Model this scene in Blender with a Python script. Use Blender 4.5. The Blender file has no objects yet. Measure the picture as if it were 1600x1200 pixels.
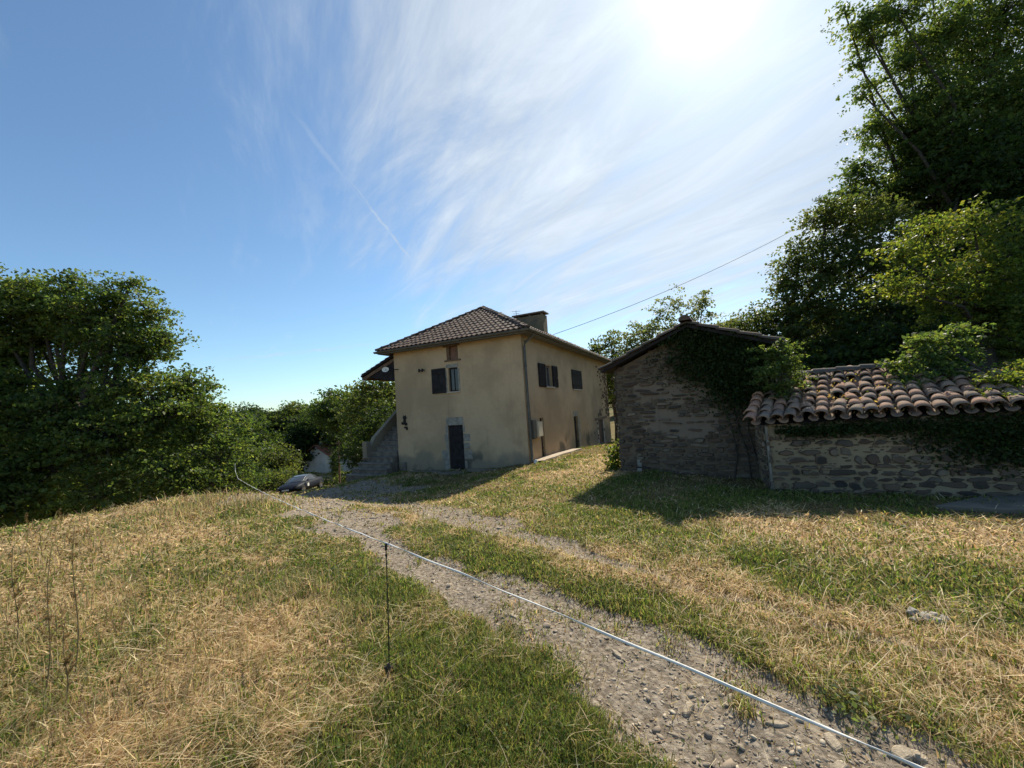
import bpy, math, random
import numpy as np
from mathutils import Vector, Matrix

rng = np.random.default_rng(7)
random.seed(7)
scene = bpy.context.scene
col = scene.collection

# ------------------------------------------------------------------ camera
F = 610.0                      # focal length in photograph pixels (1600 wide)
P = math.radians(3.3)          # pitch up
R = math.radians(3.9)          # roll
EYE = 1.65
cam_d = bpy.data.cameras.new("camera")
cam = bpy.data.objects.new("camera", cam_d)
col.objects.link(cam)
cam_d.sensor_width = 36.0
cam_d.lens = F / 1600 * 36.0
cam_d.clip_start = 0.05
cam_d.clip_end = 3000
_f = Vector((0, math.cos(P), math.sin(P)))
_r0 = Vector((1, 0, 0)); _u0 = Vector((0, -math.sin(P), math.cos(P)))
_r = _r0 * math.cos(R) - _u0 * math.sin(R)
_u = _r0 * math.sin(R) + _u0 * math.cos(R)
cam.matrix_world = Matrix(((_r.x, _u.x, -_f.x, 0), (_r.y, _u.y, -_f.y, 0), (_r.z, _u.z, -_f.z, EYE), (0, 0, 0, 1)))
scene.camera = cam

def ray(px, py):
    a = (px - 800) / F; b = (600 - py) / F
    u = a * math.cos(R) + b * math.sin(R); w = -a * math.sin(R) + b * math.cos(R)
    return np.array([u, math.cos(P) - math.sin(P) * w, math.sin(P) + math.cos(P) * w])
def D(px, py, d):
    r = ray(px, py)
    return r * d / r[1] + np.array([0, 0, EYE])

# ------------------------------------------------------------------ world, sun
SUN_AZ = math.radians(31.0)    # to the right of the view direction
SUN_EL = math.radians(43.5)
scene.render.engine = 'CYCLES'
scene.cycles.use_denoising = True
scene.cycles.max_bounces = 6
scene.cycles.diffuse_bounces = 3
scene.cycles.glossy_bounces = 2
scene.cycles.transmission_bounces = 4
scene.cycles.transparent_max_bounces = 8
scene.cycles.caustics_reflective = False
scene.cycles.caustics_refractive = False
scene.view_settings.view_transform = 'Standard'
scene.view_settings.look = 'None'
scene.view_settings.gamma = 1
scene.view_settings.exposure = 0.42

sun_dir = np.array([math.sin(SUN_AZ) * math.cos(SUN_EL), math.cos(SUN_AZ) * math.cos(SUN_EL), math.sin(SUN_EL)])
sd = bpy.data.lights.new("sun", 'SUN')
sd.energy = 5.0
sd.angle = math.radians(0.6)
sd.color = (1.0, 0.91, 0.75)
so = bpy.data.objects.new("sun", sd)
col.objects.link(so)
so.rotation_euler = Vector(tuple(-sun_dir)).to_track_quat('-Z', 'Y').to_euler()
so.location = tuple(sun_dir * 60)

world = bpy.data.worlds.new("World")
scene.world = world
world.use_nodes = True

class NT:
    """small helper for node trees"""
    def __init__(s, tree):
        s.t = tree; s.n = tree.nodes; s.l = tree.links
    def node(s, kind, **kw):
        n = s.n.new(kind)
        for k, v in kw.items():
            setattr(n, k, v)
        return n
    def put(s, sock, v):
        if isinstance(v, bpy.types.NodeSocket):
            s.l.new(v, sock)
        elif v is not None:
            if isinstance(v, (tuple, list)) and len(v) == 3 and sock.type == 'RGBA':
                v = (*v, 1)
            sock.default_value = v
    def math(s, op, a, b=0.0, c=0.0, clamp=False):
        n = s.node('ShaderNodeMath', operation=op, use_clamp=clamp)
        s.put(n.inputs[0], a); s.put(n.inputs[1], b); s.put(n.inputs[2], c)
        return n.outputs[0]
    def vmath(s, op, a, b=None, out=0):
        n = s.node('ShaderNodeVectorMath', operation=op)
        s.put(n.inputs[0], a)
        if b is not None: s.put(n.inputs[1], b)
        return n.outputs[out]
    def mix(s, fac, a, b, blend='MIX'):
        n = s.node('ShaderNodeMix', data_type='RGBA', blend_type=blend)
        s.put(n.inputs[0], fac); s.put(n.inputs[6], a); s.put(n.inputs[7], b)
        return n.outputs[2]
    def smooth(s, v, lo, hi, a=0.0, b=1.0):
        n = s.node('ShaderNodeMapRange', interpolation_type='SMOOTHSTEP')
        s.put(n.inputs[0], v); s.put(n.inputs[1], lo); s.put(n.inputs[2], hi); s.put(n.inputs[3], a); s.put(n.inputs[4], b)
        return n.outputs[0]
    def noise(s, vec, scale, detail=4, rough=0.55, dist=0.0, out=0):
        n = s.node('ShaderNodeTexNoise')
        if vec is not None: s.put(n.inputs['Vector'], vec)
        n.inputs['Scale'].default_value = scale; n.inputs['Detail'].default_value = detail
        n.inputs['Roughness'].default_value = rough; n.inputs['Distortion'].default_value = dist
        return n.outputs[out]
    def mapping(s, vec, scale=(1, 1, 1), rot=(0, 0, 0), loc=(0, 0, 0)):
        n = s.node('ShaderNodeMapping')
        s.put(n.inputs[0], vec); n.inputs['Scale'].default_value = scale
        n.inputs['Rotation'].default_value = rot; n.inputs['Location'].default_value = loc
        return n.outputs[0]

def unit(v):
    v = np.array(v, float); return v / np.linalg.norm(v)

def build_world():
    w = NT(world.node_tree)
    bg = w.n['Background']
    bg.inputs['Strength'].default_value = 0.124
    sky = w.node('ShaderNodeTexSky', sky_type='NISHITA')
    sky.sun_disc = False
    sky.sun_elevation = SUN_EL
    sky.sun_rotation = SUN_AZ
    sky.altitude = 300; sky.air_density = 1.0; sky.dust_density = 0.6; sky.ozone_density = 2.0
    d = w.node('ShaderNodeTexCoord').outputs['Generated']
    sep = w.node('ShaderNodeSeparateXYZ'); w.put(sep.inputs[0], d)
    zc = w.math('ADD', w.math('MAXIMUM', sep.outputs[2], 0.0), 0.12)
    comb = w.node('ShaderNodeCombineXYZ')
    w.put(comb.inputs[0], w.math('DIVIDE', sep.outputs[0], zc)); w.put(comb.inputs[1], w.math('DIVIDE', sep.outputs[1], zc))
    flat = comb.outputs[0]
    cs = w.vmath('DOT_PRODUCT', d, tuple(sun_dir), out=1)
    cs = w.math('MAXIMUM', cs, 0.0)
    # cirrus: streaks drawn out across the wind, plus soft veil
    m1 = w.mapping(w.mapping(flat, rot=(0, 0, math.radians(50))), scale=(0.6, 2.3, 1))
    n1 = w.noise(m1, 1.3, detail=10, rough=0.66, dist=1.2)
    m2 = w.mapping(w.mapping(flat, rot=(0, 0, math.radians(30))), scale=(0.45, 0.9, 1), loc=(3, 1, 0))
    n2 = w.noise(m2, 0.9, detail=4, rough=0.5, dist=0.4)
    m3 = w.mapping(w.mapping(flat, rot=(0, 0, math.radians(62))), scale=(1.0, 5.0, 1), loc=(1, 5, 0))
    n3 = w.noise(m3, 1.6, detail=8, rough=0.65, dist=0.5)
    # the veil is thick around the sun and thins out to the left
    side = w.vmath('DOT_PRODUCT', d, tuple(unit(ray(1120, 120))), out=1)
    thick = w.smooth(side, 0.55, 0.99)
    c1 = w.math('ADD', w.math('MULTIPLY', n1, 0.75), w.math('MULTIPLY', n2, 0.45))
    c1 = w.math('ADD', c1, w.math('MULTIPLY', n3, 0.45))
    c1 = w.math('ADD', c1, w.math('MULTIPLY', thick, 0.55))
    cover = w.math('MULTIPLY', w.smooth(c1, 0.88, 1.50), 0.88)
    lift = w.smooth(sep.outputs[2], 0.0, 0.25)
    cover = w.math('MULTIPLY', cover, w.math('ADD', w.math('MULTIPLY', lift, 0.6), 0.4))
    # contrails: great circles through two directions
    def trail(p0, p1, width, fade, amount, soft):
        a, b = unit(ray(*p0)), unit(ray(*p1))
        n = unit(np.cross(a, b)); m = unit(a + b)
        wob = w.math('MULTIPLY', w.math('SUBTRACT', w.noise(d, soft, detail=5, rough=0.6), 0.5), width * 2.2)
        dist = w.math('ABSOLUTE', w.math('ADD', w.vmath('DOT_PRODUCT', d, tuple(n), out=1), wob))
        line = w.smooth(dist, 0.0, width, 1.0, 0.0)
        cm = float(np.dot(m, a))
        gate = w.smooth(w.vmath('DOT_PRODUCT', d, tuple(m), out=1), cm - 0.01, cm + fade)
        br = w.smooth(w.noise(d, soft * 0.6, detail=4), 0.35, 0.6, 0.35, 1.0)
        return w.math('MULTIPLY', w.math('MULTIPLY', w.math('MULTIPLY', line, gate), br), amount)
    for t in (trail((420, 130), (645, 412), 0.010, 0.02, 0.20, 14), trail((860, 488), (1290, 345), 0.006, 0.02, 0.5, 20),
              trail((1170, 500), (1390, 150), 0.030, 0.02, 0.6, 9), trail((560, 300), (650, 415), 0.006, 0.006, 0.55, 30), trail((380, 560), (560, 540), 0.006, 0.004, 0.3, 30),
              trail((640, 455), (850, 360), 0.028, 0.01, 0.5, 16)):
        cover = w.math('MAXIMUM', cover, t)
    # thin ice cloud scatters the sun forward: brighter close to it
    g1 = w.math('POWER', cs, 9.0); g2 = w.math('POWER', cs, 60.0); g3 = w.math('POWER', cs, 260.0)
    lum = w.math('ADD', w.math('ADD', 2.3, w.math('MULTIPLY', n1, 4.2)), w.math('MULTIPLY', g1, 0.7))
    lum = w.math('ADD', lum, w.math('MULTIPLY', g2, 0.7))
    lum = w.math('ADD', lum, w.math('MULTIPLY', g3, 4.0))
    cc = w.node('ShaderNodeCombineXYZ')
    w.put(cc.inputs[0], w.math('MULTIPLY', lum, 0.90)); w.put(cc.inputs[1], w.math('MULTIPLY', lum, 1.0)); w.put(cc.inputs[2], w.math('MULTIPLY', lum, 1.10))
    hz = w.smooth(cs, 0.90, 1.0)
    cover = w.math('MAXIMUM', cover, w.math('MULTIPLY', hz, 0.5))
    tint = w.mix(1.0, sky.outputs[0], (0.82, 0.97, 1.0), blend='MULTIPLY')
    w.put(bg.inputs['Color'], w.mix(cover, tint, cc.outputs[0]))
build_world()

# ------------------------------------------------------------------ object helpers
def link(o):
    col.objects.link(o); return o
def tag(o, label=None, cat=None, group=None, kind=None):
    if label: o['label'] = label
    if cat: o['category'] = cat
    if group: o['group'] = group
    if kind: o['kind'] = kind
    return o
def empty(name, loc, label, cat, group=None):
    o = link(bpy.data.objects.new(name, None)); o.location = tuple(float(v) for v in loc); o.empty_display_size = 0.2
    return tag(o, label, cat, group)

class MB:
    """collects faces with material slots, then links ONE mesh object"""
    def __init__(s):
        s.v = []; s.f = []; s.m = []; s.smooth = []
    def face(s, pts, m=0, smooth=False):
        b = len(s.v); s.v += [tuple(float(c) for c in p) for p in pts]
        s.f.append(tuple(range(b, b + len(pts)))); s.m.append(m); s.smooth.append(smooth)
    def grid(s, rows, m=0, smooth=True, close=False):
        b = len(s.v); n = len(rows[0])
        for r in rows: s.v += [tuple(float(c) for c in p) for p in r]
        for i in range(len(rows) - 1):
            for j in range(n if close else n - 1):
                k = (j + 1) % n
                s.f.append((b + i * n + j, b + i * n + k, b + (i + 1) * n + k, b + (i + 1) * n + j)); s.m.append(m); s.smooth.append(smooth)
    def box(s, o, a, b, c, m=0):
        """parallelepiped from corner o along a, b, c"""
        o, a, b, c = [np.array(q, float) for q in (o, a, b, c)]
        p = [o, o + a, o + a + b, o + b, o + c, o + a + c, o + a + b + c, o + b + c]
        base = len(s.v); s.v += [tuple(q) for q in p]
        for f in ((0, 3, 2, 1), (4, 5, 6, 7), (0, 1, 5, 4), (1, 2, 6, 5), (2, 3, 7, 6), (3, 0, 4, 7)):
            s.f.append(tuple(base + i for i in f)); s.m.append(m); s.smooth.append(False)
    def tube(s, pts, rad, n=6, m=0, cap=True):
        pts = [np.array(p, float) for p in pts]
        if not hasattr(rad, '__len__'): rad = [rad] * len(pts)
        rows = []
        for i, p in enumerate(pts):
            t = pts[min(i + 1, len(pts) - 1)] - pts[max(i - 1, 0)]
            t = t / (np.linalg.norm(t) + 1e-9)
            h = np.array([0, 0, 1.0]) if abs(t[2]) < 0.9 else np.array([1.0, 0, 0])
            u = np.cross(t, h); u /= np.linalg.norm(u); w = np.cross(t, u)
            rows.append([p + rad[i] * (u * math.cos(2 * math.pi * k / n) + w * math.sin(2 * math.pi * k / n)) for k in range(n)])
        s.grid(rows, m, True, True)
        if cap:
            s.face(rows[0][::-1], m); s.face(rows[-1], m)
    def build(s, name, mats, parent=None, origin=None, bevel=0):
        me = bpy.data.meshes.new(name)
        if parent is not None and origin is None: origin = np.array(parent.location)
        v = np.array(s.v, float)
        if origin is not None: v = v - np.array(origin)
        me.from_pydata([tuple(q) for q in v], [], s.f)
        if not isinstance(mats, (list, tuple)): mats = [mats]
        for m in mats: me.materials.append(m)
        me.polygons.foreach_set('material_index', s.m); me.polygons.foreach_set('use_smooth', s.smooth)
        me.update()
        o = link(bpy.data.objects.new(name, me))
        if parent is not None: 
            o.parent = parent
        elif origin is not None: o.location = tuple(float(q) for q in origin)
        if bevel:
            b = o.modifiers.new('bevel', 'BEVEL'); b.width = bevel; b.segments = 2; b.limit_method = 'ANGLE'
        return o

def np_mesh(name, verts, nper, mat, colors=None, parent=None, origin=None, tri_tail=False, smooth=False):
    """verts: (N, nper, 3). nper 4 = one quad each; nper 5 = quad plus triangle (a blade)"""
    N = len(verts)
    v = np.asarray(verts, np.float32).reshape(-1, 3).copy()
    if parent is not None and origin is None: origin = np.array(parent.location)
    if origin is not None: v -= np.array(origin, np.float32)
    me = bpy.data.meshes.new(name)
    me.vertices.add(len(v)); me.vertices.foreach_set('co', v.ravel())
    base = (np.arange(N) * nper)[:, None]
    if nper == 5:
        loops = (base + np.array([0, 1, 2, 3, 3, 2, 4])).ravel()
        starts = (np.arange(N)[:, None] * 7 + np.array([0, 4])).ravel()
    elif nper == 6:
        loops = (base + np.array([0, 1, 2, 3, 3, 2, 4, 5])).ravel()
        starts = (np.arange(N)[:, None] * 8 + np.array([0, 4])).ravel()
    else:
        loops = np.arange(N * 4); starts = np.arange(N) * 4
    me.loops.add(len(loops)); me.loops.foreach_set('vertex_index', loops.astype(np.int32))
    me.polygons.add(len(starts)); me.polygons.foreach_set('loop_start', starts.astype(np.int32))
    me.materials.append(mat)
    me.update(calc_edges=True)
    if colors is not None:
        at = me.attributes.new('tone', 'FLOAT_COLOR', 'POINT')
        c = np.ones((N, nper, 4), np.float32); c[..., :3] = np.asarray(colors, np.float32)[:, None, :]
        at.data.foreach_set('color', c.ravel())
    o = link(bpy.data.objects.new(name, me))
    if parent is not None: o.parent = parent
    elif origin is not None: o.location = tuple(float(q) for q in origin)
    return o

# ------------------------------------------------------------------ materials
def new_mat(name):
    m = bpy.data.materials.new(name); m.use_nodes = True
    t = NT(m.node_tree); b = t.n['Principled BSDF']
    return m, t, b
def simple(name, c, rough=0.7, metal=0.0, var=0.12, scale=6.0, bump=0.0, spec=0.3):
    m, t, b = new_mat(name)
    o = t.node('ShaderNodeTexCoord').outputs['Object']
    n = t.noise(o, scale, detail=5)
    f = t.smooth(n, 0.3, 0.7)
    t.put(b.inputs['Base Color'], t.mix(f, tuple(x * (1 - var) for x in c), tuple(min(1, x * (1 + var)) for x in c)))
    b.inputs['Roughness'].default_value = rough; b.inputs['Metallic'].default_value = metal
    b.inputs['Specular IOR Level'].default_value = spec
    if bump:
        bp = t.node('ShaderNodeBump'); bp.inputs['Strength'].default_value = bump; bp.inputs['Distance'].default_value = 0.02
        t.put(bp.inputs['Height'], t.noise(o, scale * 5, detail=5)); t.put(b.inputs['Normal'], bp.outputs[0])
    return m
def leafy(name, trans=0.45, rough=0.5, gain=1.6, blue=0.45):
    m, t, b = new_mat(name)
    a = t.node('ShaderNodeAttribute', attribute_name='tone').outputs['Color']
    t.put(b.inputs['Base Color'], a)
    b.inputs['Roughness'].default_value = rough; b.inputs['Specular IOR Level'].default_value = 0.22
    tr = t.node('ShaderNodeBsdfTranslucent')
    t.put(tr.inputs['Color'], t.mix(1.0, a, (gain * 1.1, gain, gain * blue), blend='MULTIPLY'))
    ms = t.node('ShaderNodeMixShader'); ms.inputs[0].default_value = trans
    t.put(ms.inputs[1], b.outputs[0]); t.put(ms.inputs[2], tr.outputs[0])
    t.put(t.n['Material Output'].inputs['Surface'], ms.outputs[0])
    return m

M_leaf = leafy('leaf', 0.52, 0.5, 2.2)
M_grass = leafy('grass_blade', 0.5, 0.55, 1.6, 0.85)
M_bark = simple('bark', (0.055, 0.047, 0.038), 0.9, var=0.35, scale=9, bump=0.6)
M_darkwood = simple('dark_painted_wood', (0.028, 0.025, 0.026), 0.75, var=0.3, scale=5, spec=0.12)
M_brownwood = simple('weathered_brown_wood', (0.16, 0.10, 0.065), 0.8, var=0.3, scale=8, bump=0.3)
M_greywood = simple('grey_wood', (0.22, 0.20, 0.17), 0.85, var=0.3, scale=8, bump=0.3)
M_zinc = simple('zinc', (0.12, 0.115, 0.10), 0.6, 0.1, var=0.2, scale=4)
M_fascia = simple('fascia_paint', (0.13, 0.125, 0.12), 0.6, var=0.2)
M_stone_trim = simple('grey_trim_stone', (0.27, 0.25, 0.21), 0.9, var=0.25, scale=7, bump=0.5)
M_sill = simple('pale_sill_stone', (0.46, 0.38, 0.29), 0.85, var=0.15, scale=7, bump=0.3)
M_concrete = simple('concrete', (0.17, 0.145, 0.11), 0.9, var=0.2, scale=3, bump=0.3)
M_step = simple('worn_step_stone', (0.19, 0.165, 0.135), 0.9, var=0.3, scale=4, bump=0.4)
M_whitebox = simple('cream_plastic', (0.66, 0.58, 0.44), 0.5, var=0.08)
M_white = simple('white_paint', (0.75, 0.75, 0.72), 0.4, var=0.05)
M_black = simple('black_iron', (0.015, 0.015, 0.015), 0.6, var=0.2)
M_brick = simple('brick_infill', (0.22, 0.12, 0.085), 0.85, var=0.25, scale=14)
M_wire = simple('cable_rubber', (0.03, 0.03, 0.03), 0.6)
M_tape = simple('white_polytape', (0.62, 0.61, 0.57), 0.45, var=0.08, scale=60)

def glass_mat():
    m, t, b = new_mat('window_glass')
    b.inputs['Base Color'].default_value = (0.05, 0.055, 0.06, 1); b.inputs['Roughness'].default_value = 0.12
    b.inputs['Specular IOR Level'].default_value = 0.35
    return m
M_glass = glass_mat()

def render_wall_mat(name, base, dirty, exposed_from=None, plinth=True):
    """lime render: cloudy tone, streaks, grey damp plinth; object coords: x along wall, z up (object origin at house corner base)"""
    m, t, b = new_mat(name)
    o = t.node('ShaderNodeTexCoord').outputs['Object']
    sep = t.node('ShaderNodeSeparateXYZ'); t.put(sep.inputs[0], o)
    big = t.noise(o, 0.45, detail=6, rough=0.6); fine = t.noise(o, 9, detail=6, rough=0.65)
    c = t.mix(t.smooth(big, 0.38, 0.62), tuple(x * 1.06 for x in base), tuple(x * 0.78 for x in base))
    c = t.mix(t.math('MULTIPLY', t.smooth(fine, 0.35, 0.75), 0.35), c, tuple(x * 0.80 for x in base))
    st = t.mapping(o, scale=(3.2, 3.2, 0.16)); streak = t.noise(st, 1.7, detail=6, rough=0.7)
    c = t.mix(t.math('MULTIPLY', t.smooth(streak, 0.54, 0.76), 0.5), c, dirty)
    if plinth:
        edge = t.math('ADD', sep.outputs[2], t.math('MULTIPLY', t.noise(o, 1.1, detail=6, rough=0.62), 1.7))
        damp = t.smooth(edge, 1.0, 1.45, 1.0, 0.0)
        c = t.mix(t.math('MULTIPLY', damp, 0.72), c, (0.22, 0.19, 0.145))
        moss = t.math('MULTIPLY', t.smooth(t.noise(t.mapping(o, loc=(4.3, 2.2, 0)), 0.9, detail=5), 0.53, 0.66), t.smooth(sep.outputs[2], 0.1, 1.25, 1.0, 0.0))
        c = t.mix(t.math('MULTIPLY', moss, 0.8), c, (0.075, 0.072, 0.06))
    t.put(b.inputs['Base Color'], c)
    b.inputs['Roughness'].default_value = 0.92; b.inputs['Specular IOR Level'].default_value = 0.15
    bp = t.node('ShaderNodeBump'); bp.inputs['Strength'].default_value = 0.45; bp.inputs['Distance'].default_value = 0.015
    t.put(bp.inputs['Height'], t.math('ADD', t.noise(o, 26, detail=6, rough=0.7), t.math('MULTIPLY', big, 1.5))); t.put(b.inputs['Normal'], bp.outputs[0])
    return m
M_render = render_wall_mat('ochre_lime_render', (0.52, 0.38, 0.235), (0.27, 0.19, 0.12))
M_mortar = render_wall_mat('pale_lime_mortar', (0.40, 0.325, 0.225), (0.20, 0.16, 0.11), plinth=False)
M_mortar_dark = render_wall_mat('old_brown_mortar', (0.15, 0.115, 0.08), (0.07, 0.055, 0.04), plinth=False)
M_white_render = render_wall_mat('pale_house_render', (0.62, 0.60, 0.56), (0.5, 0.47, 0.42), plinth=False)

def island_mat(name, cols, rough=0.9, bump=0.5, bscale=14, lichen=None):
    """each loose piece gets its own tone"""
    m, t, b = new_mat(name)
    o = t.node('ShaderNodeTexCoord').outputs['Object']
    r = t.node('ShaderNodeNewGeometry').outputs['Random Per Island']
    cr = t.node('ShaderNodeValToRGB'); t.put(cr.inputs[0], r)
    e = cr.color_ramp.elements
    while len(e) < len(cols): e.new(0.5)
    for i, c in enumerate(cols):
        e[i].position = i / (len(cols) - 1); e[i].color = (*c, 1)
    n = t.noise(o, 11, detail=6, rough=0.65)
    c = t.mix(t.math('MULTIPLY', t.smooth(n, 0.35, 0.75), 0.55), cr.outputs[0], t.mix(1.0, cr.outputs[0], (0.55, 0.55, 0.55), blend='MULTIPLY'))
    if lichen:
        l = t.smooth(t.noise(o, lichen[1], detail=5, rough=0.7), 0.52, 0.68)
        c = t.mix(t.math('MULTIPLY', l, lichen[2]), c, lichen[0])
    t.put(b.inputs['Base Color'], c)
    b.inputs['Roughness'].default_value = rough; b.inputs['Specular IOR Level'].default_value = 0.2
    bp = t.node('ShaderNodeBump'); bp.inputs['Strength'].default_value = bump; bp.inputs['Distance'].default_value = 0.01
    t.put(bp.inputs['Height'], t.noise(o, bscale * 3, detail=6, rough=0.7)); t.put(b.inputs['Normal'], bp.outputs[0])
    return m
M_wallstone = island_mat('schist_wall_stone', [(0.10, 0.075, 0.055), (0.16, 0.115, 0.08), (0.075, 0.065, 0.055), (0.20, 0.14, 0.09), (0.13, 0.11, 0.085)])
M_oldtile = island_mat('old_canal_tile', [(0.34, 0.20, 0.135), (0.28, 0.21, 0.155), (0.40, 0.25, 0.17), (0.20, 0.155, 0.125), (0.44, 0.235, 0.15)],
                       lichen=((0.11, 0.105, 0.085), 7.0, 0.9))
M_rooftile = island_mat('brown_roof_tile', [(0.13, 0.085, 0.065), (0.17, 0.115, 0.09), (0.20, 0.14, 0.105), (0.11, 0.08, 0.065)], rough=0.75,
                        lichen=((0.09, 0.085, 0.07), 3.0, 0.5))
M_gravel = island_mat('gravel_stone', [(0.25, 0.205, 0.155), (0.40, 0.33, 0.245), (0.17, 0.14, 0.11), (0.56, 0.48, 0.36), (0.29, 0.22, 0.155)], bump=0.3)
M_redroof = island_mat('faded_red_roof', [(0.36, 0.14, 0.10), (0.42, 0.17, 0.12)], bump=0.3)

# ------------------------------------------------------------------ numpy noise and terrain
def vnoise(x, y, seed=0):
    xi = np.floor(x).astype(np.int64); yi = np.floor(y).astype(np.int64)
    fx = x - xi; fy = y - yi
    fx = fx * fx * (3 - 2 * fx); fy = fy * fy * (3 - 2 * fy)
    def h(a, b):
        n = (a * 374761393 + b * 668265263 + seed * 1274126177) & 0xffffffff
        n = ((n ^ (n >> 13)) * 1274126177) & 0xffffffff
        return ((n ^ (n >> 16)) & 0xffff) / 65535.0
    return (h(xi, yi) * (1 - fx) + h(xi + 1, yi) * fx) * (1 - fy) + (h(xi, yi + 1) * (1 - fx) + h(xi + 1, yi + 1) * fx) * fy
def fbm(x, y, o=4, seed=0):
    s = 0; a = 0.5; t = 0
    for k in range(o):
        s = s + a * vnoise(x * 2 ** k + 17.3 * k, y * 2 ** k + 9.1 * k, seed + k); t += a; a *= 0.55
    return s / t
def sstep(x, a, b):
    t = np.clip((x - a) / (b - a), 0, 1); return t * t * (3 - 2 * t)

HC = np.array([0.47, 15.4]); YAW = 0.432
HR = np.array([math.sin(YAW), math.cos(YAW)]); HL = np.array([-math.cos(YAW), math.sin(YAW)])
def H(s, t, z):
    q = HC + HR * s + HL * t
    return np.array([q[0], q[1], z])

ctrl = [(0, 0, 0), (2, 2, 0), (-2, 2, 0), (4, 3, -.03), (0, 4, -.03), (-3, 4, 0.0), (-5, 5, 0.02), (-8, 5, 0.0), (3, 6, -.12), (0, 7, -.2),
        (-3, 7, -.10), (-5.5, 8, -.05), (-9.6, 7.3, 0.0), (-8.6, 8.9, -.03), (-7.2, 10.0, -.06), (-10, 3, .05), (-6, 0, .05), (6, 0, 0), (10, 0, .1), (10, 4, -.1),
        (0, -6, 0), (-20, -6, .3), (20, -6, .3), (-14, 4, -.3),
        (7, 5, -.2), (4.6, 7.2, -.2), (8, 6, -.28), (12, 6, -.2), (2.63, 10, -.17), (5.27, 8.2, -.22), (1.0, 9.5, -.32), (-1.5, 9.5, -.50), (-3.5, 10, -.62),
        (6, 14, 0.05), (10, 12, .3), (16, 12, 1.0), (14, 20, 1.6), (24, 20, 3),
        (*H(0, 0, 0)[:2], -.64), (*H(0, 3.2, 0)[:2], -.88), (*H(0, 6.5, 0)[:2], -1.0), (*H(3, 0, 0)[:2], -.72), (*H(7, 0, 0)[:2], -.92), (*H(12, 0, 0)[:2], -1.32), (*H(16.5, 0, 0)[:2], -1.62),
        (*H(-2.5, 0, 0)[:2], -.62), (*H(-2, 3, 0)[:2], -.95), (*H(-1.5, 7.5, 0)[:2], -1.12), (*H(2, 10.5, 0)[:2], -1.6), (*H(8, 11, 0)[:2], -3.0), (4.0, 13, -.25), (5.5, 17, -.5), (9, 22, -.6), (10, 28, -1.3), (14, 34, -1.5),
        (-12, 11.3, -1.6), (-16, 10, -2.0), (-10.5, 13, -2.2), (-8.4, 13.6, -1.4), (-22, 14, -5), (-18, 24, -6.5), (-30, 30, -9)]
def addpx(px, py, d): ctrl.append(tuple(D(px, py, d)))
addpx(560, 750, 16.5); addpx(500, 784, 13.5); addpx(440, 792, 12.6); addpx(500, 775, 21); addpx(550, 753, 22); addpx(430, 786, 16); addpx(440, 779, 24); 
ctrl += [(*D(470, 769, 31)[:2], -3.95), (*D(440, 769, 29)[:2], -3.85), (*D(505, 769, 33)[:2], -4.0), (*D(440, 769, 34)[:2], -4.1), (*D(480, 769, 27)[:2], -3.6)]; addpx(520, 759, 25)
ctrl += [(-14, 45, -6.8), (-30, 50, -8.5), (-20, 60, -8.5), (-45, 90, -10), (-20, 90, -9.8), (-60, 60, -10), (-90, 90, -8), (-50, 140, -5), (0, 130, -6), (0, 60, -6), (20, 60, -2), (30, 120, 0),
         (60, 60, 5), (-130, 60, -5), (-60, 20, -9), (-60, -20, -2), (60, -20, 3), (0, -60, 1), (250, 0, 10), (-250, 0, 0), (0, 250, 6), (0, -250, 3), (180, 180, 10), (-180, 180, 6), (350, 350, 16), (-350, 350, 14), (-350, -350, 5), (350, -350, 8)]
ctrl = np.array(ctrl, float)
def _k(d2): return np.sqrt(d2 + 1.2)
def _solve():
    n = len(ctrl); A = np.zeros((n + 3, n + 3))
    d2 = ((ctrl[:, None, :2] - ctrl[None, :, :2]) ** 2).sum(-1)
    A[:n, :n] = _k(d2) - np.eye(n) * 0.02
    A[:n, n] = 1; A[:n, n + 1:] = ctrl[:, :2]; A[n, :n] = 1; A[n + 1:, :n] = ctrl[:, :2].T
    return np.linalg.solve(A, np.concatenate([ctrl[:, 2], [0, 0, 0]]))
_W = _solve()
def height0(x, y):
    x = np.asarray(x, float); y = np.asarray(y, float); sh = x.shape
    x = x.ravel(); y = y.ravel(); out = np.empty(len(x)); n = len(ctrl)
    for i in range(0, len(x), 60000):
        a = x[i:i + 60000, None]; b = y[i:i + 60000, None]
        out[i:i + 60000] = _k((a - ctrl[:, 0]) ** 2 + (b - ctrl[:, 1]) ** 2) @ _W[:n] + _W[n] + a[:, 0] * _W[n + 1] + b[:, 0] * _W[n + 2]
    return out.reshape(sh)
def ground_px(px, py):
    """where the view through a photograph pixel meets the ground (used to lay out tracks and patches)"""
    r = ray(px, py); r = r / r[1]
    d = np.concatenate([np.arange(0.8, 20, 0.02), np.arange(20, 120, 0.1)])
    q = r[None] * d[:, None] + np.array([0, 0, EYE])
    z = height0(q[:, 0], q[:, 1]); i = np.argmax(q[:, 2] < z)
    return q[i]
def poly_dist(x, y, pts, widths):
    best = np.full(x.shape, 9e9)
    for (a, b, wa, wb) in zip(pts[:-1], pts[1:], widths[:-1], widths[1:]):
        d = b - a; L = (d ** 2).sum()
        t = np.clip(((x - a[0]) * d[0] + (y - a[1]) * d[1]) / L, 0, 1)
        q = np.hypot(x - a[0] - t * d[0], y - a[1] - t * d[1]) / (wa + (wb - wa) * t)
        best = np.minimum(best, q)
    return best
def line_px(l): return [ground_px(*p)[:2] for p in l]
RUT1 = line_px([(1330, 1190), (1110, 1080), (960, 1000), (760, 905), (650, 850), (560, 812), (490, 785), (440, 776)])
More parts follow.
